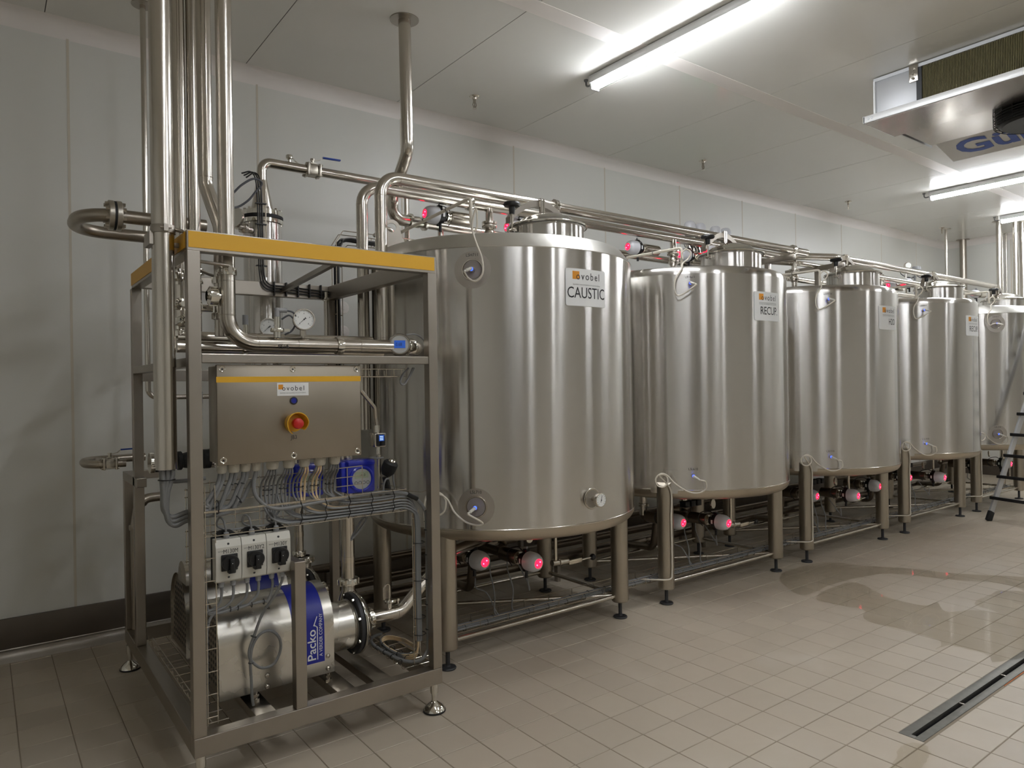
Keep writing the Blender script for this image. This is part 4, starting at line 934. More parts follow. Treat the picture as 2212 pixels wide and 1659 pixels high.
# ================================================================ CABLES
t = thing('cable_loom', 'thick grey cables looping from conduit foot to the left glands', 'cable', (0.58, 3.0, 1.1))
zi = JZ0-0.036
i = 0
for gx, offs in ((0.775, (-0.006, 0.008)), (0.822, (-0.008, 0.008)), (0.868, (-0.006, 0.008)), (0.912, (0.0,))):
    for o in offs:
        lz = 1.085-0.014*(i % 3)-0.002*i; ly = 2.985+0.013*(i//3)
        cx0 = 0.555+0.017*(i % 3); cy0 = 2.985+0.015*(i//3)
        G().curve([(gx+o, 2.995, zi), (gx+o-0.006, 2.993, zi-0.03), (gx+o-0.022, ly, 1.15), (gx+o-0.055, ly, lz+0.018), (max(0.72, gx+o-0.10), ly, lz), (0.70, ly, lz), (0.64, ly+0.004, lz-0.012), (0.585+0.003*i, ly+0.004, lz-0.025), (0.563+0.004*(i % 3), cy0, lz+0.01), (0.560+0.006*(i % 3), cy0, 1.15), (cx0+0.002, cy0, 1.22), (cx0, cy0, 1.262)], 0.0088, 10).build('cable', 'cable_grey', t); i += 1
G().curve([(0.585, 3.06, 1.26), (0.575, 3.05, 1.22), (0.59, 3.03, 1.195), (0.64, 3.02, 1.192), (0.72, 3.02, 1.195)], 0.008, 10).build('cable', 'cable_grey', t)
g = G(); g.ring((0.572, 2.997, 1.205), (0, 0, 1), 0.030, 0.002, 20, 5).ring((0.66, 2.992, 1.075), (1, 0, 0.1), 0.030, 0.002, 20, 5).ring((0.755, 2.992, 1.078), (1, 0, 0), 0.027, 0.002, 20, 5).ring((0.84, 2.992, 1.10), (0.8, 0, 0.5), 0.018, 0.002, 16, 5)
for x in (0.755, 0.78, 0.81, 0.83, 0.855): g.ring((x, 2.994, 1.165), (0.3, 0, 1), 0.010, 0.0016, 12, 4)
g.build('cable_ties', 'black', t, kind='stuff')
t = thing('cable_loom', 'bundle of thin grey cables running through the wire tray and down the right post', 'cable', (1.2, 3.0, 1.0))
random.seed(11); lanes = []
for a in range(4):
    for b in range(5): lanes.append((2.985+0.0125*b+0.004*(a % 2), 0.976+0.0125*a))
for a in range(2):
    for b in range(4): lanes.append((2.992+0.014*b, 1.028+0.012*a))
nl = 0
cab = []
for gi, (gx, r) in enumerate(GL[4:]):
    for o in (-0.013, -0.004, 0.005, 0.014): cab.append((gx+o, gi))
order = [0, 1, 2, 3, 5, 6, 7, 8, 10, 11, 12, 13, 15, 16, 17, 18, 20, 21, 22, 24]
for k, (x, gi) in enumerate(cab):
    ly, lz = lanes[order[k]]; cream = (gi == 2 and k % 4 in (2, 3)) or (gi == 3 and k % 4 in (1, 2)); rr = 0.0048
    xe = 1.66+0.0045*(k % 5); ye = 2.99+0.008*(k//5)
    p = [(x, 2.995, zi), (x-0.012+0.004*(k % 4), 2.992, zi-0.025), (x-0.018+0.008*(k % 4), 3.04, 1.15), (x-0.02+0.008*(k % 4), 3.045, 1.09), (x+0.0, (3.03+ly)/2, lz+0.04), (x+0.05, ly, lz+0.008), (x+0.13, ly, lz), (1.50, ly, lz), (1.585, ly, lz+0.002), (1.64, (ly+ye)/2, lz-0.02), (xe, ye, 0.90), (xe, ye, 0.6), (xe+0.002, ye, 0.33)]
    G().curve(p, rr, 8, 6).build('cable', 'cable_cream' if cream else 'cable_grey', t)
# the thick cable on top
G().curve([(0.912, 2.992, zi), (0.90, 2.99, 1.16), (0.905, 2.98, 1.11), (0.94, 2.978, 1.068), (0.99, 2.976, 1.046), (1.06, 2.976, 1.045), (1.2, 2.978, 1.055), (1.40, 2.982, 1.062), (1.50, 2.985, 1.062), (1.60, 2.99, 1.045), (1.66, 2.99, 1.015), (1.70, 2.985, 0.965), (1.712, 2.982, 0.90), (1.712, 2.982, 0.60), (1.712, 2.982, 0.33), (1.705, 2.985, 0.27), (1.67, 3.0, 0.232), (1.62, 3.06, 0.226), (1.60, 3.2, 0.226), (1.60, 3.36, 0.228), (1.64, 3.44, 0.23), (1.70, 3.46, 0.23)], 0.0085, 10).build('thick_cable', 'cable_grey', t)
G().tube([(1.615, 2.988, 1.040), (1.668, 2.988, 1.012)], 0.0105, 12).build('black_sleeve', 'black', t)
# tails looping on the floor tray
for k in range(7):
    dz = 0.222+0.007*(k % 3); s = 0.006*k
    G().curve([(1.665+0.004*k, 2.99+0.006*k, 0.36), (1.665+0.004*k, 3.0+0.006*k, 0.29), (1.66, 3.03+s, dz+0.015), (1.64-s*0.4, 3.12+s, dz), (1.635-s*0.3, 3.28, dz), (1.66-s*0.2, 3.36+s*0.5, dz), (1.70, 3.37+s*0.6, dz+0.004), (1.735, 3.28, dz+0.01), (1.715, 3.12, dz+0.03), (1.69, 3.03, 0.32)], 0.0048, 8, 6).build('cable', 'cable_cream' if k < 3 else 'cable_grey', t)
for k in range(3):
    G().curve([(0.98+0.03*k, 3.045, 1.10), (0.985+0.02*k, 3.045, 1.03), (0.99, 3.045, 0.98), (0.985+0.01*k, 3.05, 0.94), (0.96+0.02*k, 3.05, 0.93), (0.955+0.02*k, 3.05, 0.955)], 0.0045).build('cable', 'cable_grey', t)
g = G()
for x in (1.09, 1.20, 1.31, 1.42, 1.53): g.tube([(x, 2.972, 1.07), (x+0.008, 2.968, 1.04), (x, 2.970, 1.02), (x+0.008, 2.97, 0.99), (x-0.004, 2.972, 0.966)], 0.0022, 6)
for z in (0.80, 0.62, 0.44, 0.36): g.ring((1.678, 3.005, z), (0, 0, 1), 0.030, 0.002, 18, 5)
for z in (0.86, 0.74, 0.62, 0.5, 0.38): g.ring((1.712, 2.982, z), (0, 0, 1), 0.011, 0.002, 14, 5)
for y in (3.06, 3.14, 3.22, 3.3): g.ring((1.60, y, 0.226), (0, 1, 0), 0.011, 0.002, 14, 5).ring((1.64, y, 0.232), (0, 1, 0), 0.016, 0.002, 14, 5)
for gx, r in GL[4:]: g.ring((gx-0.006, 3.045, 1.12), (0, 0, 1), 0.02, 0.0016, 14, 4)
g.build('cable_ties', 'black', t, kind='stuff')
t = thing('cable_coil', 'small spare cable coil hanging under the wire tray', 'cable', (1.42, 3.08, 0.93))
G().curve([(1.44, 3.08, 0.965), (1.445, 3.08, 0.93), (1.41, 3.08, 0.885), (1.37, 3.08, 0.85), (1.385, 3.09, 0.87), (1.42, 3.09, 0.92), (1.46, 3.09, 0.965)], 0.0045).curve([(1.435, 3.075, 0.965), (1.44, 3.075, 0.925), (1.40, 3.075, 0.875), (1.365, 3.08, 0.84)], 0.0045).build('cable', 'cable_grey', t)
t = thing('cable_coil', 'grey cable coil hanging under the shelf by the right post', 'cable', (1.6, 2.99, 1.6))
G().curve([(1.66, 2.985, 1.64), (1.63, 2.975, 1.60), (1.60, 2.975, 1.565), (1.585, 2.98, 1.57), (1.59, 2.985, 1.60), (1.63, 2.985, 1.64)], 0.0045).curve([(1.65, 2.98, 1.64), (1.62, 2.97, 1.59), (1.595, 2.97, 1.56), (1.58, 2.975, 1.575), (1.60, 2.98, 1.61)], 0.0045).build('cable', 'cable_grey', t)
# ================================================================ BLUE TRANSMITTERS, FLOW SWITCH, SMALL VALVE
def blue_unit(loc, label):
    x, y, z = loc; t = thing('flow_converter', label, 'transmitter', loc, 'blue converters behind the wire tray')
    G().box(x-0.075, y, z, x+0.078, y+0.09, z+0.165, 0.012).build('housing', 'blue_plastic', t)
    G().box(x-0.098, y+0.012, z+0.01, x-0.07, y+0.085, z+0.158, 0.006).build('side_cover', 'blue_plastic', t)
    G().box(x-0.07, y-0.008, z+0.135, x+0.074, y+0.02, z+0.160, 0.006).build('hood', 'blue_plastic', t)
    b = G().lathe([(0.05, -0.004), (0.066, 0.0), (0.066, 0.006), (0.058, 0.009), (0.052, 0.007), (0.05, 0.002)], (x+0.002, y, z+0.07), (0, -1, 0), 36).build('bezel', 'blue_plastic', t)
    f = G().lathe([(0, 0.003), (0.052, 0.003)], (x+0.002, y, z+0.07), (0, -1, 0), 36).build('face', 'grey_face', t)
    G().box(x-0.034, y-0.0042, z+0.074, x+0.038, y-0.0032, z+0.106).build('screen', 'lcd_pale', f)
    text_geo('0.0', 0.018, (x+0.0, y-0.0046, z+0.083)).build('digits', 'ink', f)
    g = G()
    for k in range(4): g.ring((x-0.028+0.021*k, y-0.0035, z+0.052), (0, -1, 0), 0.0075, 0.001, 16, 4)
    g.build('buttons', 'ink', f)
    return t
bl = blue_unit((1.50, 3.25, 1.028), 'blue flow converter with round grey display right of the junction box')
dup(bl, (1.30, 3.42, 1.01), 'blue flow converter half hidden behind the cables under the junction box')
t = thing('flow_switch', 'steel cube flow switch with small lit screen beside the tank', 'sensor', (1.585, 3.2, 1.25))
G().box(1.556, 3.205, 1.253, 1.617, 3.265, 1.322, 0.005).build('housing', 'pipe_steel', t)
G().box(1.562, 3.2, 1.258, 1.612, 3.206, 1.318, 0.003).build('front', 'lcd_black', t)
G().box(1.576, 3.1985, 1.283, 1.604, 3.2005, 1.313).build('screen', 'lcd_blue', t)
g = G()
for k in range(3): g.box(1.580, 3.198, 1.288+0.008*k, 1.598, 3.1986, 1.291+0.008*k)
g.build('screen_lines', 'lcd_white', t)
G().cyl((1.588, 3.235, 1.253), (1.588, 3.235, 1.215), 0.011, 12).build('plug', 'polished', t)
G().ring((1.570, 3.22, 1.20), (0, 0, 1), 0.032, 0.004, 24, 6).build('cable_coil', 'cable_grey', t)
t = pipe('sampling_tube', 'bent steel tube from shelf down to the flow switch', [(1.475, 3.2, 1.66), (1.475, 3.2, 1.545), (1.565, 3.22, 1.45), (1.575, 3.235, 1.40), (1.582, 3.235, 1.322)], 0.0105, 0.04)
G().cyl((1.475, 3.2, 1.535), (1.475, 3.2, 1.575), 0.014, 6).cyl((1.581, 3.235, 1.325), (1.581, 3.235, 1.36), 0.014, 6).build('fittings', 'polished', t)
t = thing('solenoid_valve', 'small black valve with chrome cap below the flow switch', 'valve', (1.60, 3.15, 1.07))
G().tube([(1.575, 3.20, 1.215), (1.575, 3.20, 1.05)], 0.010, 12).build('tube', 'pipe_steel', t)
d = V((0.25, -0.35, 0.9)).normalized(); c = V((1.60, 3.16, 1.135))
G().lathe([(0, -0.02), (0.022, -0.02), (0.034, 0.0), (0.037, 0.015), (0.037, 0.045), (0.030, 0.053), (0, 0.053)], c, d, 28).build('actuator', 'rubber', t)
G().lathe([(0, 0.053), (0.020, 0.053), (0.020, 0.060), (0.015, 0.066), (0, 0.066)], c, d, 20).build('cap', 'polished', t)
G().tube([c-d*0.03, (1.605, 3.17, 1.05), (1.605, 3.17, 1.02)], 0.016, 12).build('stem', 'black', t)
G().curve([(1.60, 3.15, 1.10), (1.575, 3.13, 1.10), (1.562, 3.13, 1.07), (1.562, 3.13, 1.03)], 0.0045).curve([(1.632, 3.17, 1.15), (1.635, 3.17, 1.09), (1.645, 3.17, 1.04)], 0.0045).build('leads', 'cable_grey', t)
t = thing('air_regulator', 'clear plastic air filter with red lever left of the junction box', 'regulator', (0.735, 3.3, 1.38))
G().cyl((0.755, 3.3, 1.33), (0.755, 3.3, 1.41), 0.019, 16).cyl((0.755, 3.3, 1.42), (0.755, 3.3, 1.49), 0.022, 16).build('bowl', 'clear_plastic', t)
G().box(0.737, 3.285, 1.49, 0.777, 3.315, 1.545, 0.004).box(0.742, 3.29, 1.408, 0.768, 3.31, 1.422).build('body', 'plastic_grey', t)
G().box(0.728, 3.292, 1.53, 0.738, 3.308, 1.585, 0.003).build('lever', 'red', t)

# ================================================================ PUMPS
PX0, PX1, PYF, PW2, PZ0, PZA = 0.785, 1.293, 3.12, 0.17, 0.24, 0.455
def arch(y0, r, za, z0, n=20): return [(y0, z0)]+[(y0+r-r*math.cos(PI*k/n), za+r*math.sin(PI*k/n)) for k in range(n+1)]+[(y0+2*r, z0)]
def pump(label):
    t = thing('pump', label, 'pump', (1.05, PYF+PW2, 0.19), 'pumps on the skid floor')
    pr = arch(PYF, PW2, PZA, PZ0); n = len(pr); vs = []
    for x in (PX0, PX1): vs += [(x, a, b) for a, b in pr]
    inn = [(a+(0.0015 if a < PYF+PW2 else -0.0015), b) for a, b in pr]
    sh = G().add(vs, [(i, i+1, n+i+1, n+i) for i in range(n-1)])
    sh.build('motor_shroud', 'galvanised', t, ang=40)
    def plate(x, ins, mname, name, par):
        q = arch(PYF+ins, PW2-ins, PZA, PZ0); return G().prism([(x, a, b) for a, b in q], (0.003, 0, 0)).build(name, mname, par)
    ep = plate(PX0+0.012, 0.001, 'dull_pipe', 'vent_end_plate', t); plate(PX1-0.006, 0.001, 'galvanised', 'end_plate', t)
    g = G()
    for a in range(9):
        for b in range(11):
            y = PYF+0.03+0.035*a; z = 0.28+0.028*b
            if (y-PYF-PW2)**2+max(0, z-PZA)**2 < 0.14**2: g.lathe([(0, 0.0008), (0.009, 0.0008), (0.009, 0)], (PX0+0.012, y, z), (-1, 0, 0), 8)
    g.build('vent_holes', 'dark_grey', ep, kind='stuff')
    # blue label wrapped round the shroud
    rr = PW2+0.0008; g = G(); vs = []; fs = []
    path = [(PYF-0.0008, 0.30), (PYF-0.0008, PZA)]+[(PYF+PW2-rr*math.cos(PI*k/24), PZA+rr*math.sin(PI*k/24)) for k in range(1, 17)]
    for x in (1.10, 1.247): vs += [(x, a, b) for a, b in path]
    m = len(path); g.add(vs, [(i, i+1, m+i+1, m+i) for i in range(m-1)])
    lb = g.build('brand_label', 'blue_label', t)
    yy = PYF-0.0016
    text_geo('Packo', 0.055, (1.205, yy, 0.312), (0, 0, 1), (-1, 0, 0), bold=0.0006, sx=1.08).build('lettering', 'sign_white', lb)
    G().box(1.2115, yy, 0.314, 1.2155, yy+0.0003, 0.462).prism([(1.2155, yy, 0.452), (1.2155, yy, 0.462), (1.194, yy, 0.470), (1.211, yy, 0.512), (1.214, yy, 0.510), (1.201, yy, 0.474)], (0, 0.0003, 0)).build('underline', 'sign_white', lb)
    text_geo('A VERDER COMPANY', 0.0225, (1.237, yy, 0.326), (0, 0, 1), (-1, 0, 0), sx=0.9).build('small_lettering', 'sign_white', lb)
    for x, z in ((0.985, 0.30), (0.985, 0.252), (1.262, 0.318), (1.262, 0.262)):
        G().lathe([(0, 0.007), (0.004, 0.007), (0.0085, 0.004), (0.0085, 0.0), (0.012, 0)], (x, PYF, z), (0, -1, 0), 14).build('shroud_bolt', 'pipe_steel', t)
    for x in (0.94, 1.27):
        for y in (PYF+0.02, PYF+2*PW2-0.05):
            G().cyl((x, y, 0.19), (x, y, 0.30), 0.009, 10).cyl((x, y, 0.191), (x, y, 0.205), 0.016, 6).cyl((x, y, 0.215), (x, y, 0.225), 0.014, 6).build('levelling_bolt', 'pipe_steel', t)
    # motor inside, pump head outside
    ya, za = PYF+PW2, 0.385
    G().lathe([(0, 0.83), (0.11, 0.83), (0.12, 0.86), (0.12, 1.20), (0.10, 1.28), (0, 1.28)], (0, ya, za+0.03), (1, 0, 0), 28).build('motor', 'dark_grey', t)
    G().lathe([(0.112, PX1-0.004), (0.116, PX1), (0.116, 1.425), (0.110, 1.43), (0.110, 1.435), (0.119, 1.437), (0.119, 1.444), (0.05, 1.446)], (0, ya, za), (1, 0, 0), 48).build('lantern', 'galvanised', t)
    fl = G().lathe([(0.05, 1.446), (0.146, 1.446), (0.148, 1.449), (0.148, 1.462), (0.146, 1.465), (0.05, 1.465)], (0, ya, za), (1, 0, 0), 48).build('back_flange', 'dark_grey', t)
    G().lathe([(0.05, 1.465), (0.144, 1.466), (0.150, 1.470), (0.150, 1.478), (0.138, 1.492), (0.120, 1.508), (0.07, 1.522), (0.036, 1.53), (0, 1.53)], (0, ya, za), (1, 0, 0), 48).build('volute', 'polished', t, ang=50)
    for k in range(8):
        a = 2*PI*(k+0.5)/8; p = V((0, ya+0.136*math.cos(a), za+0.136*math.sin(a))); G().cyl(p+V((1.436, 0, 0)), p+V((1.486, 0, 0)), 0.0085, 6).build('flange_bolt', 'polished', fl)
    nt = G(); union_nut(nt, (1.548, ya, za), (1, 0, 0), 0.042, 0.034, 10); nt.build('suction_union', 'polished', t)
    # outlet on top of the volute
    oy = ya+0.10
    G().lathe([(0.06, 0.45), (0.045, 0.50), (0.034, 0.525), (0.034, 0.56)], (1.485, oy, 0), (0, 0, 1), 28).build('outlet', 'pipe_steel', t)
    un = G(); union_nut(un, (1.485, oy, 0.565), (0, 0, 1), 0.041, 0.034, 10); un.build('outlet_union', 'polished', t)
    return t
pm = pump('front pump in a bright steel shroud with blue brand label')
dup(pm, (1.05, 3.72+PW2, 0.19), 'second pump, half hidden behind the front pump')
t = pipe('suction_pipe', 'steel suction pipe rising from the front pump towards the tank', [(1.56, 3.29, 0.385), (1.73, 3.29, 0.385), (1.93, 3.33, 0.53), (2.08, 3.42, 0.60), (2.70, 3.72, 0.60)], 0.0325, 0.10, welds=[((1.705, 3.29, 0.385), (1, 0, 0))])
G().cyl((1.665, 3.29, 0.41), (1.665, 3.29, 0.445), 0.012, 14).lathe([(0.01, 0.442), (0.025, 0.444), (0.028, 0.452), (0.025, 0.46), (0.01, 0.462)], (1.665, 3.29, 0), n=24).obox((1.70, 3.28, 0.452), (1, 0, 0), (0, 1, 0), (0, 0, 1), 0.014, 0.007, 0.006).cyl((1.70, 3.265, 0.44), (1.70, 3.265, 0.465), 0.005, 8).build('vent_clamp', 'polished', t)
G().tube([(1.665, 3.29, 0.46), (1.665, 3.29, 0.535), (1.645, 3.28, 0.545), (1.625, 3.27, 0.535), (1.625, 3.27, 0.47)], 0.006, 10, bend=0.02).build('vent_tube', 'wire_steel', t)
for (x, y, z0, r, lab, lz) in ((1.485, 3.39, 0.575, 0.0345, 'discharge pipe rising from the front pump behind the right half of the tray', 0.665), (1.455, 4.0, 0.575, 0.026, 'slimmer discharge pipe of the second pump, left of the first one', 0.70)):
    t = pipe('discharge_pipe', lab, [(x, y, z0), (x, y, 1.62)], r, 0)
    g = G(); g.lathe([(r, lz), (r+0.0015, lz), (r+0.0015, lz+0.028), (r, lz+0.028)], (x, y, 0), n=24); g.build('label_band', 'wire_steel', t)
    if r < 0.03: union_nut(G(), (x, y, 0.60), (0, 0, 1), 0.030, 0.03).build('union', 'polished', t)
t = thing('terminal_cover', 'small bright rounded cover above the second pump at left', 'cover', (0.9, 3.78, 0.63))
q = arch(3.70, 0.085, 0.62, 0.60); G().prism([(0.785, a, b) for a, b in q], (0.20, 0, 0)).build('cover', 'galvanised', t)
# ================================================================ ACTUATED VALVES
def valve(tip, d, led, label, group, dark=False, body=0.16, name='actuated_valve'):
    d = V(d).normalized(); tip = V(tip); t = thing(name, label, 'valve', tuple(tip-d*0.14), group)
    b = -d
    G().lathe([(0.0, 0.024), (0.026, 0.022), (0.027, 0.016), (0.030, 0.014), (0.038, 0.019), (0.048, 0.031), (0.055, 0.050), (0.0575, 0.072), (0.057, 0.105), (0.053, 0.108), (0, 0.108)], tip, b, 36).build('dome', 'valve_white', t, ang=50)
    l = G().lathe([(0, 0.0205), (0.008, 0.0205), (0.012, 0.014), (0.019, 0.0125), (0.0255, 0.0165), (0.0265, 0.022)], tip, b, 28).build('status_light', 'led_'+led, t, ang=60, label=led+' lit status light')
    x, y = frame_of(d)
    if led == 'red':
        for a in (0.7, 3.6): G().sph(tip-d*0.013+(x*math.cos(a)+y*math.sin(a))*0.014, 0.0045, 10, 6).build('hot_spot', 'led_red_hot', l)
    g = G().lathe([(0, 0.106), (0.054, 0.106), (0.054, 0.122), (0.047, 0.126), (0.047, 0.150), (0.030, 0.165), (0, 0.165)], tip, b, 28)
    u = V((0, 0, 1)) if abs(d.z) < 0.9 else V((1, 0, 0)); s = d.cross(u).normalized()
    g.obox(tip+b*0.128+u*0.055, b, s, u, 0.016, 0.014, 0.012, 0.003).obox(tip+b*0.128-u*0.052+s*0.01, b, s, u, 0.014, 0.012, 0.014, 0.003).cyl(tip+b*0.13-u*0.05, tip+b*0.132-u*0.105, 0.0095, 12)
    g.build('collar', 'black', t)
    G().obox(tip+b*0.131+s*0.047, b, s, u, 0.009, 0.002, 0.014).obox(tip+b*0.131-s*0.047, b, s, u, 0.009, 0.002, 0.014).build('type_label', 'sign_white', t)
    G().cyl(tip+b*0.125+u*0.062, tip+b*0.125+u*0.082, 0.0065, 10).build('air_port', 'plastic_grey', t)
    G().lathe([(0, 0.163), (0.022, 0.163), (0.022, 0.172), (0.034, 0.174), (0.034, 0.182), (0.026, 0.184), (0.026, 0.194), (0.034, 0.196), (0.034, 0.204), (0, 0.204)], tip, b, 28).build('adapter', 'polished', t)
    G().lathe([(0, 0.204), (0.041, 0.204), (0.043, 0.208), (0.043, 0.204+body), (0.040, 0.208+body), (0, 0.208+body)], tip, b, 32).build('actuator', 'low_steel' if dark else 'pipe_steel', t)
    G().curve([tip+b*0.13+u*0.05+s*0.02, tip+b*0.17+u*0.075+s*0.03, tip+b*0.235+u*0.055+s*0.045, tip+b*0.255+s*0.05, tip+b*0.22-u*0.045+s*0.04], 0.0035).build('air_hose', 'black', t)
    return t
def wire(name, label, pts, r=0.0042, m='cable_grey', cat='cable', group=None, parts=()):
    o = G().curve(pts, r, 8, 7).build(name, m); tag(o, label, cat, group); return o
TOP = 'actuated valves on top of the tanks'; BOT = 'actuated valves under the tanks'
R_, L_ = (-1, 0, 0), (0, -1, 0)
names = ['CAUSTIC tank', 'RECUP. tank next to it', 'H2O tank', 'far RECUP. tank', 'farthest tank']
names[1] = 'nearer RECUP. tank'
v0 = valve((2.275, 3.95, 2.662), R_, 'red', 'red lit valve standing free left of the CAUSTIC manhole', TOP)
def vcopy(src, p0, tip, label, group): return dup(src, tuple(V(src.location)+V(tip)-V(p0)), label, group)
p0 = (2.275, 3.95, 2.662)
vcopy(v0, p0, (2.93, 3.95, 2.655), 'red lit valve half hidden behind the CAUSTIC manhole neck', TOP)
vcopy(v0, p0, (3.02, 4.02, 2.735), 'red lit valve peeping over the CAUSTIC manhole lid', TOP)
vcopy(v0, p0, (4.135, 3.95, 2.645), 'leftmost red lit valve above the nearer RECUP. tank', TOP)
vcopy(v0, p0, (4.775, 3.95, 2.645), 'middle red lit valve above the nearer RECUP. tank, partly behind a cable', TOP)
vcopy(v0, p0, (5.05, 3.90, 2.70), 'red lit valve beside the manhole of the nearer RECUP. tank', TOP)
vcopy(v0, p0, (8.477, 3.95, 2.646), 'small red lit valve just right of the H2O manhole', TOP)
vcopy(v0, p0, (8.80, 3.90, 2.70), 'red lit valve left of the far RECUP. manhole, under the pipe clamp', TOP)
vcopy(v0, p0, (10.8, 3.90, 2.70), 'red lit valve left of the farthest manhole', TOP)
for k, (x, led, wd) in enumerate(((5.424, 'green', 'first'), (5.576, 'green', 'second'), (5.812, 'green', 'third'), (5.975, 'red', 'last'))):
    valve((x, 4.35, 3.10), (0, 0, 1), led, wd+' of the four upright valves behind the top pipes, lit '+led, 'upright valves behind the top pipes', body=0.10)
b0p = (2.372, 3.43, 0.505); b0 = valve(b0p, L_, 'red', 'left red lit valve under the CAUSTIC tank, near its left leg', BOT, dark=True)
vcopy(b0, b0p, (2.592, 3.20, 0.505), 'right red lit valve under the CAUSTIC tank, before the hand lever', BOT)
vcopy(b0, b0p, (4.17, 3.43, 0.505), 'left red lit valve under the nearer RECUP. tank, beside its cabled leg', BOT)
vcopy(b0, b0p, (4.402, 3.20, 0.505), 'right red lit valve under the nearer RECUP. tank', BOT)
vcopy(b0, b0p, (6.02, 3.43, 0.505), 'left red lit valve under the H2O tank', BOT)
vcopy(b0, b0p, (6.30, 3.20, 0.505), 'middle red lit valve under the H2O tank', BOT)
vcopy(b0, b0p, (6.92, 3.30, 0.52), 'right red lit valve under the H2O tank, at its right leg', BOT)
vcopy(b0, b0p, (7.85, 3.43, 0.505), 'left red lit valve under the far RECUP. tank', BOT)
vcopy(b0, b0p, (8.11, 3.20, 0.505), 'right red lit valve under the far RECUP. tank', BOT)
valve((9.62, 3.40, 0.49), L_, 'green', 'green lit valve under the farthest tank', BOT, dark=True)
vcopy(b0, b0p, (9.98, 3.20, 0.50), 'red lit valve under the farthest tank, behind the ladder', BOT)
# pipework under each tank
for i, cx in enumerate(TX):
    nm = names[i]; zb = 0.68
    t = thing('drain_manifold', 'outlet pipework under the '+nm, 'pipe', (cx-0.1, 3.75, 0.35), 'outlet pipework under the tanks')
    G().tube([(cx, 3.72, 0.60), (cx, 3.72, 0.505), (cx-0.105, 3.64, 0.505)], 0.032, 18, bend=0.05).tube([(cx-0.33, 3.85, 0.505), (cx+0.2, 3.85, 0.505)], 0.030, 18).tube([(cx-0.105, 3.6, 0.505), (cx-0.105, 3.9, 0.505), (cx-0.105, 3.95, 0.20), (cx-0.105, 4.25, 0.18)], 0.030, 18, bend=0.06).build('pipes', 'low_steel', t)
    for q in ((cx, 3.72, 0.58), (cx-0.33, 3.85, 0.59)):
        g = G(); clamp_geo(g, q, (0, 0, 1), 0.032, 0.022); g.cyl((q[0], q[1], q[2]-0.08), (q[0], q[1], zb+0.02), 0.028, 18); g.build('clamped_neck', 'pipe_steel', t)
    g = G()
    for k in range(3): g.obox((cx-0.19+0.07*k, 3.55, 0.615), (1, 0, 0), (0, 1, 0), (0, 0, 1), 0.026, 0.03, 0.022, 0.004)
    g.build('valve_blocks', 'black', t)
    G().lathe([(0, -0.006), (0.036, -0.006), (0.036, 0.006), (0, 0.006)], (cx-0.02, 3.42, 0.615), (0.2, -1, 0.1), 24).build('end_disc', 'wire_steel', t)
    # drain cock with long lever and black ball
    if i < 4:
        lx = cx+0.175
        t = thing('lever_valve', 'drain cock with ball ended lever under the '+nm, 'valve', (lx, 3.4, 0.44), 'lever drain cocks under the tanks')
        G().tube([(lx, 3.4, zb+0.02), (lx, 3.4, 0.445)], 0.0115, 14).build('drop_tube', 'wire_steel', t)
        G().cyl((lx-0.03, 3.4, 0.43), (lx+0.10, 3.4, 0.425), 0.020, 16).lathe([(0.018, 0), (0.026, 0.004), (0.026, 0.016), (0.018, 0.02)], (lx+0.02, 3.4, 0.428), (1, 0, 0), 18).build('body', 'cast_steel', t)
        G().obox((lx+0.15, 3.385, 0.418), V((1, 0, 0.02)), V((0, 1, 0)), V((0, 0, 1)), 0.055, 0.008, 0.014, 0.003).tube([(lx+0.19, 3.385, 0.418), (lx+0.285, 3.385, 0.42)], 0.006, 10).build('lever', 'wire_steel', t)
        G().sph((lx+0.305, 3.385, 0.42), 0.021, 16, 10).build('ball_knob', 'black', t)
    # leads hanging to the floor tray
    for k, (x, y) in enumerate(((cx-0.34, 3.54), (cx-0.26, 3.50), (cx-0.13, 3.50), (cx-0.105, 3.33))):
        if i == 4 and k > 1: continue
        z1 = 0.395 if k in (0, 3) else 0.47
        pts = [(x, y, z1), (x+0.004, y, z1-0.06), (x+(0.06 if k == 0 else 0.01*k), y-0.03, 0.30), (x+(0.09 if k == 0 else 0.0), 3.46, 0.20), (x+0.10 if k == 0 else x+0.01, 3.44, 0.168)] if k < 3 else [(x, y, z1), (x+0.01, y, z1-0.07), (x+0.03, y+0.03, z1-0.05), (x+0.02, y+0.12, 0.46)]
        wire('signal_lead', ('leftmost', 'second', 'third', 'front looped')[k]+' grey lead hanging from the valves under the '+nm, pts, 0.0042, group='valve leads under the tanks')
# long pipes along the wall foot
for y, z, r, lab in ((4.25, 0.18, 0.036, 'front one of the long pipes running low behind the tanks'), (4.5, 0.215, 0.034, 'middle long pipe running low behind the tanks'), (4.72, 0.30, 0.030, 'rear long pipe along the wall kerb behind the tanks')):
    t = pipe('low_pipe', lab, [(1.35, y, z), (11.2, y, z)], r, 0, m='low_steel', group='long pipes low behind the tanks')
    for x in (1.9, 3.6, 5.4, 7.2, 9.0):
        G().box(x, y-0.02, 0.0, x+0.03, y+0.02, z-r*0.95).build('stand', 'frame_steel', t)
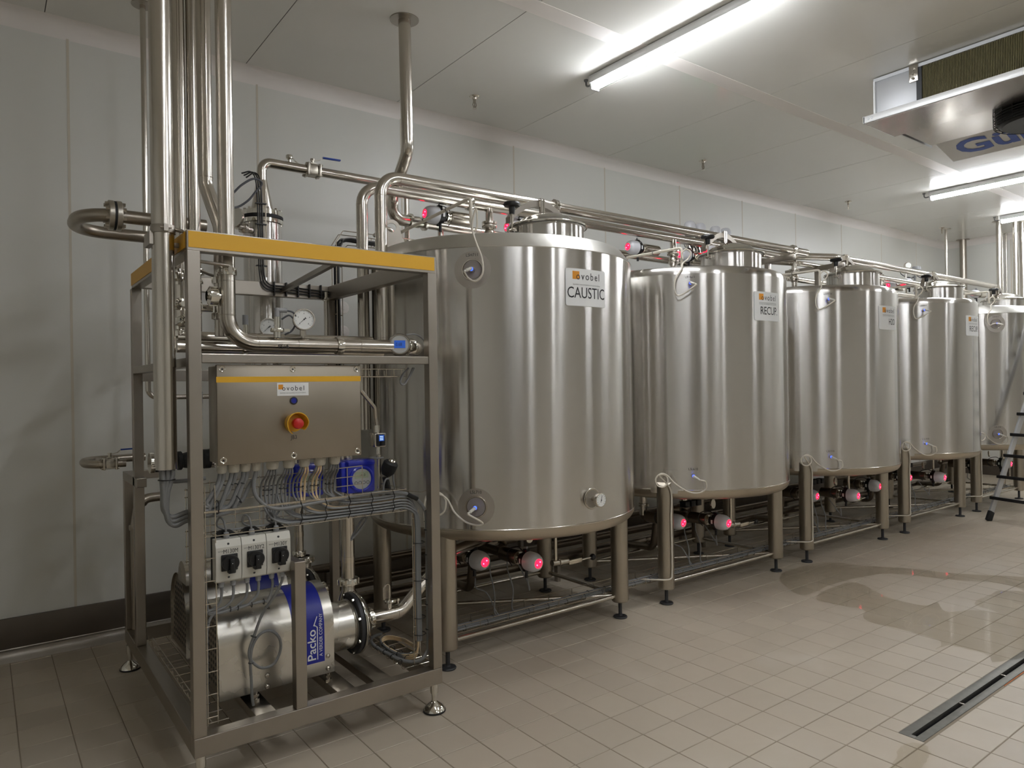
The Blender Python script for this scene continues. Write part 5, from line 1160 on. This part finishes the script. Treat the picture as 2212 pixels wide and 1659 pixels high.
# ================================================================ TOP PIPES
t = pipe('top_pipe', 'front steel pipe over the tanks, arching up from the skid', [(1.83, 3.65, 1.742), (1.83, 3.65, 2.757), (6.24, 3.65, 2.757)], 0.0345, 0.115, n=32, seg=10, welds=[((1.83, 3.65, 2.64), (0, 0, 1)), ((1.95, 3.65, 2.757), (1, 0, 0)), ((1.83, 3.65, 1.83), (0, 0, 1)), ((3.55, 3.65, 2.757), (1, 0, 0))])
G().sph((6.24, 3.65, 2.757), 0.0345, 24, 12, 0.7, (1, 0, 0)).build('end_cap', 'pipe_steel', t)
for x in (3.13, 6.02): union_nut(G(), (x, 3.65, 2.757), (1, 0, 0), 0.0385, 0.03).build('union', 'polished', t)
t = pipe('top_pipe', 'second steel pipe over the tanks, arching up left of the front one', [(1.83, 3.895, 1.3), (1.83, 3.895, 2.757), (6.15, 3.895, 2.757), (6.75, 3.65, 2.765), (10.95, 3.65, 2.765), (10.95, 3.65, 2.60)], 0.0345, 0.115, n=32, seg=10, welds=[((1.83, 3.895, 2.64), (0, 0, 1)), ((1.95, 3.895, 2.757), (1, 0, 0))])
for x, y in ((2.60, 3.895), (6.95, 3.65), (8.95, 3.65)): union_nut(G(), (x, y, 2.76), (1, 0, 0), 0.0385, 0.03).build('union', 'polished', t)
for i, x in enumerate((2.748, 4.62, 6.42, 8.2, 10.0)):
    q = G().tube([(x, 3.88, 2.74), (x, 3.88, 2.40)], 0.026, 18); q.lathe([(0.026, 2.60), (0.046, 2.606), (0.050, 2.615), (0.050, 2.625), (0.032, 2.628), (0.032, 2.634), (0.050, 2.636), (0.050, 2.650), (0.026, 2.655)], (x, 3.88, 0), n=28).lathe([(0.026, 2.52), (0.042, 2.545), (0.042, 2.575), (0.026, 2.60)], (x, 3.88, 0), n=24)
    q.build('tee_drop', 'pipe_steel', t)
t = pipe('top_pipe', 'lower dull steel pipe lying close over the tank domes', [(2.31, 4.1, 2.635), (3.0, 4.1, 2.625), (11.0, 4.1, 2.59)], 0.030, 0)
for x in (2.50, 4.28, 6.1, 7.9, 9.7): G().tube([(x, 4.1, 2.615), (x, 4.1, 2.38)], 0.020, 16).build('tee_drop', 'pipe_steel', t)
t = pipe('top_pipe', 'fourth steel pipe running over the far tanks behind the front one', [(5.9, 4.1, 2.73), (6.5, 3.86, 2.71), (10.9, 3.86, 2.69)], 0.028, 0.1)
t = pipe('ceiling_pipe', 'kinked steel pipe dropping from the ceiling collar to the tank valves', [(2.09, 3.813, 3.79), (2.10, 3.813, 2.99), (2.14, 4.1, 2.78), (2.14, 4.1, 2.638), (2.33, 4.1, 2.638)], 0.0375, 0.11, n=32, seg=10, welds=[((2.10, 3.813, 3.05), (0, 0, 1)), ((2.14, 4.1, 2.75), (0, 0, 1))])
G().lathe([(0.037, 3.784), (0.088, 3.785), (0.088, 3.7895)], (2.09, 3.813, 0), n=36).build('ceiling_collar', 'frame_steel', t)
for x in (2.265, 2.375): flange(G(), (x, 4.1, 2.638), (1, 0, 0), 0.05, 0.02, 30).build('flange', 'polished', t)
pipe('thin_tube', 'thin upright pipe behind the kinked ceiling pipe, ending at the valves', [(2.38, 4.35, 2.935), (2.38, 4.35, 2.2)], 0.018, 0)
t = pipe('hook_tube', 'small bent tube hooking down behind the lifting lug', [(1.98, 4.05, 2.50), (2.06, 4.05, 2.56), (2.115, 4.05, 2.55), (2.115, 4.05, 2.40)], 0.012, 0.03)
# supports on the tanks
for x, y0, y1, z, zt, lab in ((5.93, 3.58, 4.2, 2.70, 2.40, 'square post with cross arm holding the pipes between second and third tanks'), (6.80, 3.58, 4.2, 2.705, 2.40, 'square post with dark cross arm left of the H2O manhole')):
    t = thing('pipe_support', lab, 'support', (x, 3.72, zt))
    G().box(x-0.025, y0, z-0.045, x+0.025, y1, z+0.005, 0.003).build('cross_arm', 'frame_steel', t)
    G().box(x-0.022, 3.83, zt, x+0.022, 3.875, z-0.045, 0.003).build('post', 'frame_steel', t)
t = thing('wall_gauge', 'small gauge and switch on the pipes above the far RECUP. tank', 'gauge', (9.57, 4.1, 2.62))
G().tube([(9.3, 4.1, 2.62), (9.3, 4.1, 2.93)], 0.012, 10).lathe([(0, -0.02), (0.04, -0.02), (0.045, 0.01), (0.04, 0.02), (0, 0.02)], (9.3, 4.08, 2.97), (-0.6, -0.8, 0), 24).build('case', 'pipe_steel', t)
G().lathe([(0, 0.0215), (0.036, 0.0215)], (9.3, 4.08, 2.97), (-0.6, -0.8, 0), 24).build('dial', 'dial_white', t)
G().tube([(9.55, 4.1, 2.62), (9.55, 4.1, 2.88)], 0.012, 10).lathe([(0, -0.05), (0.05, -0.05), (0.055, 0), (0.05, 0.05), (0, 0.05)], (9.55, 4.08, 2.93), (0, 0, 1), 24).build('switch', 'plastic_grey', t)
# ================================================================ WIRE TRAY AND CABLES BEHIND THE ARCH
tray('wire_tray', 'wire tray with black cables climbing beside the rear post and over to the tank', [[(1.735, 4.13, 1.62), (1.735, 4.13, 2.43), (1.78, 4.13, 2.50), (2.75, 4.13, 2.50)], [(1.80, 4.13, 1.62), (1.80, 4.13, 2.40), (1.84, 4.13, 2.44), (2.75, 4.13, 2.44)], [(1.735, 4.06, 1.62), (1.735, 4.06, 2.44), (1.78, 4.06, 2.51), (2.75, 4.06, 2.51)]], [[(1.735, 4.06, z), (1.735, 4.13, z), (1.80, 4.13, z)] for z in (1.7, 1.85, 2.0, 2.15, 2.3)]+[[(x, 4.06, 2.51), (x, 4.06, 2.44), (x, 4.13, 2.44), (x, 4.13, 2.5)] for x in (1.9, 2.0, 2.1, 2.2, 2.3, 2.4)], 0.003)
t = thing('cable_loom', 'bundle of black and grey cables in the tray behind the arching pipes', 'cable', (1.765, 4.1, 1.62))
for k in range(7):
    dx = 0.008*(k % 4); dy = 0.012*(k//4)
    G().curve([(1.745+dx, 4.10+dy, 1.62), (1.745+dx, 4.10+dy, 2.0), (1.745+dx, 4.10+dy, 2.34), (1.765+dx, 4.10+dy, 2.42+0.006*k), (1.83, 4.10+dy, 2.46+0.005*(k % 4)), (2.0, 4.10+dy, 2.455+0.006*(k % 4)), (2.7, 4.10+dy, 2.45+0.006*(k % 4))], 0.0055).build('cable', 'cable_grey' if k in (3, 6) else 'black', t)
t = thing('cable_tangle', 'tangle of black cables behind the manhole of the nearer RECUP. tank', 'cable', (5.6, 4.2, 2.5))
g = G()
for k in range(6): g.curve([(5.35+0.05*k, 4.3, 2.86), (5.37+0.05*k, 4.28, 2.80), (5.33+0.06*k, 4.27, 2.74), (5.5, 4.26, 2.70+0.01*k), (6.0, 4.26, 2.66+0.01*k)], 0.006)
g.build('cables', 'black', t)
# ================================================================ LEVEL SENSOR CABLES
for i, cx in enumerate(TX):
    e = SENSOR[i, 1]; nm = names[i]; R = 0.848 if i in (0, 4) else 0.80
    a = math.radians(-135.5); n = V((math.cos(a), math.sin(a), 0)); tg = V((-n.y, n.x, 0)); P = lambda s, z, o: V((cx, TY, 0))+n*(R+o)+tg*s+V((0, 0, z))
    zt = 2.45 if i in (0, 4) else 2.40; s0 = -0.02
    side = -1 if i else 1
    if i == 0: pts = [e, P(-0.01, 2.115, 0.05), P(0.03, 2.10, 0.05), P(0.065, 2.14, 0.05), P(0.06, 2.22, 0.04), P(0.03, 2.30, 0.03), P(0.0, 2.38, -0.02), P(0.0, 2.44, -0.03), P(0.02, 2.50, -0.03), P(0.02, 2.40, -0.04), P(-0.01, 2.40, -0.035), P(-0.012, 2.50, -0.04), P(-0.012, zt+0.10, -0.04)]
    else: pts = [e, P(-0.04, 2.165, 0.06), P(-0.09, 2.15, 0.05), P(-0.11, 2.20, 0.045), P(-0.10, 2.27, 0.035), P(-0.06, 2.33, 0.02), P(-0.045, 2.38, -0.01), P(-0.01, 2.41, -0.03), P(0.01, 2.45, -0.03), P(-0.02, 2.48, -0.03), P(-0.05, 2.45, -0.03), P(-0.045, 2.41, -0.03), P(-0.05, 2.47, -0.04), P(-0.05, zt+0.08, -0.045)]
    wire('sensor_cable', 'cream cable from the upper level switch of the '+nm, pts, 0.0052, 'cable_white', group='upper level switch cables')
    top = pts[-1]
    t = thing('cable_tube', 'thin cream cable tube leaning back over the dome of the '+nm, 'tube', tuple(top), 'cable tubes over the tank domes')
    bk = V((cx-0.70, 3.80, zt+0.015)) if i == 0 else V((cx-0.66, 4.02, zt+0.09))
    G().tube([top-V((0, 0, 0.12)), top+V((0, 0, 0.012)), top+(bk-top)*0.08+V((0, 0, 0.012)), bk], 0.0095, 10, bend=0.02).build('tube', 'cable_white', t)
    g = G()
    for f in (0.3, 0.6): g.ring(top+(bk-top)*f+V((0, 0, 0.01)), (bk-top), 0.0105, 0.0022, 12, 5)
    g.build('tube_ties', 'black', t)
    e = SENSOR[i, 0]
    if i == 0: pts = [e, P(0.04, 0.83, 0.04), P(0.015, 0.815, 0.035), P(-0.05, 0.83, 0.03), P(-0.11, 0.88, 0.03), P(-0.15, 0.95, 0.03), P(-0.20, 0.975, 0.03), P(-0.245, 0.94, 0.03), P(-0.24, 0.885, 0.03), P(-0.20, 0.865, 0.03), P(-0.165, 0.89, 0.03), P(-0.16, 0.95, 0.03), P(-0.20, 0.985, 0.025), P(-0.26, 0.97, 0.02), P(-0.28, 0.90, 0.015), P(-0.28, 0.78, 0.0)]
    else: pts = [e, P(0.075, 0.87, 0.05), P(0.08, 0.82, 0.04), P(0.03, 0.79, 0.03), P(-0.04, 0.80, 0.04), P(-0.13, 0.86, 0.07), P(-0.18, 0.915, 0.09), P(-0.225, 0.93, 0.10), P(-0.26, 0.895, 0.10), P(-0.25, 0.85, 0.10), P(-0.21, 0.84, 0.10), P(-0.18, 0.87, 0.095), P(-0.19, 0.915, 0.09), P(-0.235, 0.915, 0.10)]
    if i:
        lx, ly = cx-0.67, 3.33-0.064
        pts += [V((lx-0.012, ly, 0.80)), V((lx-0.012, ly, 0.60)), V((lx-0.010, ly, 0.40)), V((lx-0.012, ly, 0.24)), V((lx-0.03, ly, 0.19)), V((lx-0.10, ly+0.06, 0.185)), V((lx-0.16, 3.42, 0.18))]
    wire('sensor_cable', 'cream cable looping from the lower level switch of the '+nm, pts, 0.0052, 'cable_white', group='lower level switch cables')
# ================================================================ FLOOR TRAY
tray('wire_tray', 'long low wire tray with cables running past all the tank legs', [[(2.03, 3.40, 0.148), (10.6, 3.40, 0.148)], [(2.03, 3.50, 0.148), (10.6, 3.50, 0.148)], [(2.03, 3.40, 0.19), (10.6, 3.40, 0.19)], [(2.03, 3.50, 0.205), (10.6, 3.50, 0.205)]], [[(2.1+0.2*k, 3.50, 0.205), (2.1+0.2*k, 3.50, 0.148), (2.1+0.2*k, 3.40, 0.148), (2.1+0.2*k, 3.40, 0.19)] for k in range(43)])
t = thing('cable_loom', 'grey cables tied along the long low tray beneath the tanks', 'cable', (2.03, 3.44, 0.15))
for k, (y, z, r) in enumerate(((3.41, 0.160, 0.006), (3.425, 0.158, 0.0055), (3.44, 0.160, 0.006), (3.46, 0.165, 0.011), (3.485, 0.158, 0.0055))):
    G().curve([(2.03+0.85*q, y+random.uniform(-0.004, 0.004), z+random.uniform(0, 0.004)) for q in range(11)], r, 8, 5).build('cable', 'cable_grey', t)
g = G()
for k in range(55): g.ring((2.12+0.155*k, 3.462, 0.166), (1, 0, 0), 0.0125, 0.0025, 10, 4); g.ring((2.05+0.155*k, 3.425, 0.160), (1, 0, 0), 0.020, 0.002, 10, 4)
g.build('cable_ties', 'black', t, kind='stuff')
# ================================================================ CEILING THINGS
for k, (x, wd) in enumerate(((3.08, 'nearest'), (5.86, 'second'), (8.72, 'third'), (11.43, 'farthest'))):
    t = thing('sprinkler', wd+' small metal sprinkler head hanging from the ceiling above the tanks', 'sprinkler', (x, 4.52, ZC), 'sprinklers in a row')
    G().lathe([(0.0, 3.7895), (0.040, 3.7895), (0.036, 3.782), (0.018, 3.778), (0.014, 3.765), (0, 3.765)], (x, 4.52, 0), n=24).build('rosette', 'pipe_steel', t)
    g = G().cyl((x, 4.52, 3.74), (x, 4.52, 3.768), 0.012, 6).tube([(x-0.010, 4.52, 3.745), (x-0.017, 4.52, 3.725), (x-0.006, 4.52, 3.70)], 0.004, 8).tube([(x+0.010, 4.52, 3.745), (x+0.017, 4.52, 3.725), (x+0.006, 4.52, 3.70)], 0.004, 8).cyl((x, 4.52, 3.70), (x, 4.52, 3.742), 0.004, 8)
    g.build('frame', 'dull_pipe', t)
    G().lathe([(0, 3.699), (0.016, 3.699), (0.017, 3.695), (0, 3.694)], (x, 4.52, 0), n=16).build('deflector', 'pipe_steel', t)
# cooling unit
cu = thing('air_cooler', 'ceiling air cooler with green fin coil, black fan and blue maker lettering', 'cooler', (5.9, 1.3, 3.79))
CY0, CY1 = -0.4, 2.56
G().box(5.345, CY1-0.30, 3.455, 5.365, CY1, 3.765, 0.003).box(5.345, CY1-0.006, 3.455, 6.3, CY1, 3.765).build('end_panel', 'alu', cu)
G().box(5.33, CY1-0.012, 3.455, 5.346, CY1, 3.765).build('corner_post', 'alu_bright', cu)
G().box(5.36, CY0, 3.46, 5.42, CY1-0.32, 3.76).build('coil_core', 'fin', cu)
g = G(); y = CY0
while y < CY1-0.32: g.box(5.346, y, 3.46, 5.362, y+0.0055, 3.76); y += 0.0095
g.build('coil_fins', 'fin', cu, kind='stuff')
g = G()
for k in range(8): g.tube([(5.359, CY0, 3.48+0.037*k), (5.359, CY1-0.32, 3.48+0.037*k)], 0.003, 6)
g.build('coil_tubes', 'fin', cu, kind='stuff')
G().box(5.335, CY0, 3.76, 5.9, CY1, 3.784).build('top_rail', 'alu', cu)
G().box(5.335, CY1-0.335, 3.46, 5.36, CY1-0.30, 3.76).build('coil_edge', 'dark_grey', cu)
G().box(5.19, CY0, 3.425, 5.205, CY1+0.01, 3.475, 0.003).box(5.19, CY1, 3.425, 5.65, CY1+0.01, 3.475).box(5.205, CY0, 3.455, 5.36, CY1, 3.465).build('drip_edge', 'alu_bright', cu)
G().box(5.20, CY0, 3.422, 5.66, CY1, 3.43).box(5.66, CY0, 3.44, 6.18, CY1-0.05, 3.448).build('drip_pan', 'alu_mirror', cu)
G().prism([(6.17, CY1-0.08, 3.445), (6.52, CY1-0.08, 3.36), (6.525, CY1-0.08, 3.37), (6.20, CY1-0.08, 3.455)], (0, CY0-CY1+0.08, 0)).build('logo_panel', 'alu_bright', cu)
d = V((0.35, 0, -0.085)).normalized()
ax, az = V((0, -1, 0)), -d
lg = text_geo('Güntner', 0.30, V((6.43, CY1-0.17, 3.383))+V((-0.085, 0, -0.35)).normalized()*0.004, ax, az, sx=1.15, bold=0.009); lg.build('maker_lettering', 'logo_blue', cu)
G().prism([(5.40, CY1-0.005, 3.45), (6.2, CY1-0.005, 3.45), (6.35, CY1-0.005, 3.76), (5.40, CY1-0.005, 3.76)], (0, -0.01, 0)).build('side_cheek', 'alu', cu)
G().box(5.6, CY0, 3.455, 6.15, CY1-0.03, 3.78).build('housing', 'alu', cu)
fc = V((5.98, 1.72, 3.44))
f = G().lathe([(0, 0.0), (0.25, 0.0), (0.26, -0.02), (0.255, -0.075), (0.22, -0.10), (0, -0.10)], fc, (0, 0, 1), 40).build('fan_shroud', 'black', cu)
g = G()
for k in range(9): g.ring(fc+V((0, 0, -0.085-0.002*k)), (0, 0, 1), 0.27-0.028*k, 0.0028, 40, 5)
for k in range(4): g.ring(fc+V((0, 0, -0.015-0.018*k)), (0, 0, 1), 0.272, 0.0028, 40, 5)
for k in range(20):
    a = 2*PI*k/20; o = V((math.cos(a), math.sin(a), 0)); g.tube([fc+o*0.272, fc+o*0.272+V((0, 0, -0.08)), fc+o*0.03+V((0, 0, -0.105))], 0.0025, 6)
g.build('fan_guard', 'black', f, kind='stuff')
br = G().box(5.325, CY1-0.315, 3.665, 5.345, CY1-0.255, 3.785, 0.002).build('hanger_bracket', 'pipe_steel', cu)
for z in (3.685, 3.72, 3.755): G().lathe([(0, 0.012), (0.010, 0.012), (0.010, 0)], (5.325, CY1-0.285, z), (-1, 0, 0), 6).build('bolt', 'polished', br)
for y in (CY1-0.03, CY1-0.055): G().lathe([(0, 0.005), (0.007, 0.003), (0.008, 0)], (5.19, y, 3.45), (-1, 0, 0), 12).build('rivet', 'alu', cu)
# pipes at the far wall
for k, (x, y, r, z0, lab) in enumerate(((11.6, 4.53, 0.019, 2.2, 'thin ceiling pipe nearest the far corner'), (12.72, 4.72, 0.05, 1.2, 'thick dull grey pipe against the far wall'), (11.68, 3.87, 0.035, 1.9, 'bright vertical pipe, leftmost of the group at the right edge'), (11.72, 3.68, 0.035, 1.9, 'bright vertical pipe, second of the group at the right edge'), (12.05, 3.70, 0.036, 1.9, 'bright vertical pipe at the very right edge, behind the group'), (12.78, 4.19, 0.014, 1.6, 'left of two thin tubes on the far wall'), (12.78, 4.14, 0.014, 1.6, 'right of two thin tubes on the far wall'))):
    t = thing('ceiling_pipe', lab, 'pipe', (x, y, z0)); z0 = 0.0 if r != 0.019 else 2.2
    if r == 0.05: z0 = 0.6
    G().cyl((x, y, z0), (x, y, ZC), r, 24).build('tube', 'dull_pipe' if r == 0.05 else 'pipe_steel', t)
    G().lathe([(r, ZC-0.006), (r+0.045 if r > 0.015 else r+0.01, ZC-0.006), (r+0.045 if r > 0.015 else r+0.01, ZC-0.0005)], (x, y, 0), n=24).build('collar', 'dull_pipe', t)
wire('loose_cable', 'black cable with a coil strung from the far thin pipe to the tank pipes', [(11.6, 4.5, 2.98), (11.3, 4.5, 2.98), (10.9, 4.5, 2.975), (10.6, 4.5, 2.99), (10.4, 4.5, 3.05), (10.15, 4.5, 3.06), (10.05, 4.5, 3.0), (10.2, 4.5, 2.96), (10.5, 4.5, 2.97), (10.3, 4.45, 2.96), (9.9, 4.3, 2.85), (9.5, 4.15, 2.68)], 0.006, 'cable_dark')
# round cap plates on the back wall behind the skid
for z, wd in ((2.16, 'upper'), (1.975, 'lower')):
    t = thing('wall_rosette', wd+' round white cap on the wall behind the skid', 'cap', (2.18, 5.04, z), 'round caps on the back wall')
    p = V((2.205, 5.05, z)); G().lathe([(0, 0.006), (0.036, 0.006), (0.046, 0.004), (0.048, 0)], p, (0, -1, 0), 28).build('plate', 'trim_white', t)
    G().lathe([(0, 0.011), (0.018, 0.010), (0.020, 0.006)], p, (0, -1, 0), 24).build('boss', 'trim_white', t)
# ================================================================ STEP LADDER
ld = thing('step_ladder', 'aluminium step ladder with black edged treads at the right edge', 'ladder', (8.9, 2.85, 0))
td = V((-0.3, -0.954, 0)); le = V((0.954, -0.3, 0)); B = V((8.71, 3.031, 0)); up_ = (le*0.49+V((0, 0, 1))).normalized()
for s in (0.0, 0.48):
    b = B+td*s; G().bar(b+up_*0.10, b+up_*2.6, 0.062, 0.026, td, 0.004).build('stile', 'alu', ld)
    G().bar(b, b+up_*0.11, 0.070, 0.036, td, 0.006).build('foot', 'rubber', ld)
for k in range(9):
    p = B+up_*(0.25*(k+1)+0.02); q = p+td*0.48
    g = G().bar(p-le*0.015, q-le*0.015, 0.09, 0.016, (0, 0, 1), 0.003)
    tr = g.build('tread', 'alu', ld)
    G().bar(p-le*0.064-td*0.02+V((0, 0, 0.004)), q-le*0.064+td*0.02+V((0, 0, 0.004)), 0.014, 0.034, (0, 0, 1), 0.004).build('tread_edge', 'rubber', tr)
for s in (0.0, 0.48):
    b = B+td*s+up_*2.5; G().bar(b, b+V((0.9, -0.28, -2.28)), 0.05, 0.024, td, 0.004).build('rear_stile', 'alu', ld)
# ================================================================ WATER ON THE FLOOR
def puddle(pts, label, z=0.0012):
    c = Vector((0, 0)); P = []
    n = len(pts)
    for i in range(n):
        a, b, cc, d = [V((q[0], q[1], 0)) for q in (pts[i-1], pts[i], pts[(i+1) % n], pts[(i+2) % n])]
        for k in range(6):
            t = k/6; v = 0.5*((2*b)+(cc-a)*t+(2*a-5*b+4*cc-d)*t*t+(3*b-a-3*cc+d)*t**3); P.append((v.x+random.uniform(-0.006, 0.006), v.y+random.uniform(-0.006, 0.006), z))
    bm = bmesh.new(); f = bm.faces.new([bm.verts.new(p) for p in P]); bmesh.ops.triangulate(bm, faces=[f]); bm.verts.index_update()
    o = G().add([tuple(q.co) for q in bm.verts], [[q.index for q in f.verts] for f in bm.faces]).build('puddle', 'water', smooth=False); bm.free()
    if o.data.polygons[0].normal.z < 0: o.data.flip_normals()
    return tag(o, label, 'puddle', 'puddles of water on the tiles')
def W(*uv): return uv
puddle([(4.769,2.753,0), (5.318,2.77,0), (5.126,2.396,0), (5.134,2.184,0), (5.272,2.15,0), (5.106,2.029,0), (5.274,1.939,0), (5.344,1.806,0), (5.427,1.98,0), (5.689,1.996,0), (5.925,1.974,0), (5.902,1.789,0), (4.809,1.44,-0), (4.403,1.51,0), (4.486,1.579,0), (4.473,1.763,0), (4.344,1.785,0), (4.506,1.831,0), (4.536,2.073,0), (4.539,2.283,0), (4.736,2.4,0), (4.699,2.587,0)], 'large shiny puddle ending at the slot drain, by the right edge')
puddle([(5.152,3.26,0), (5.719,3.225,0), (5.863,2.961,0), (6.043,2.691,0), (6.195,2.339,0), (6.446,1.952,0), (5.989,1.787,0), (6.119,2.029,0), (5.945,2.342,0), (5.788,2.684,0), (5.558,2.79,0), (5.16,2.838,0), (4.752,2.825,0), (4.808,3.006,0)], 'long puddle in front of the far RECUP. tank')
puddle([(3.101,1.412,0), (3.178,1.371,-0), (3.132,1.315,0), (3.016,1.293,0), (2.862,1.287,0), (2.753,1.333,0), (2.94,1.376,0)], 'small puddle at the near end of the slot drain')
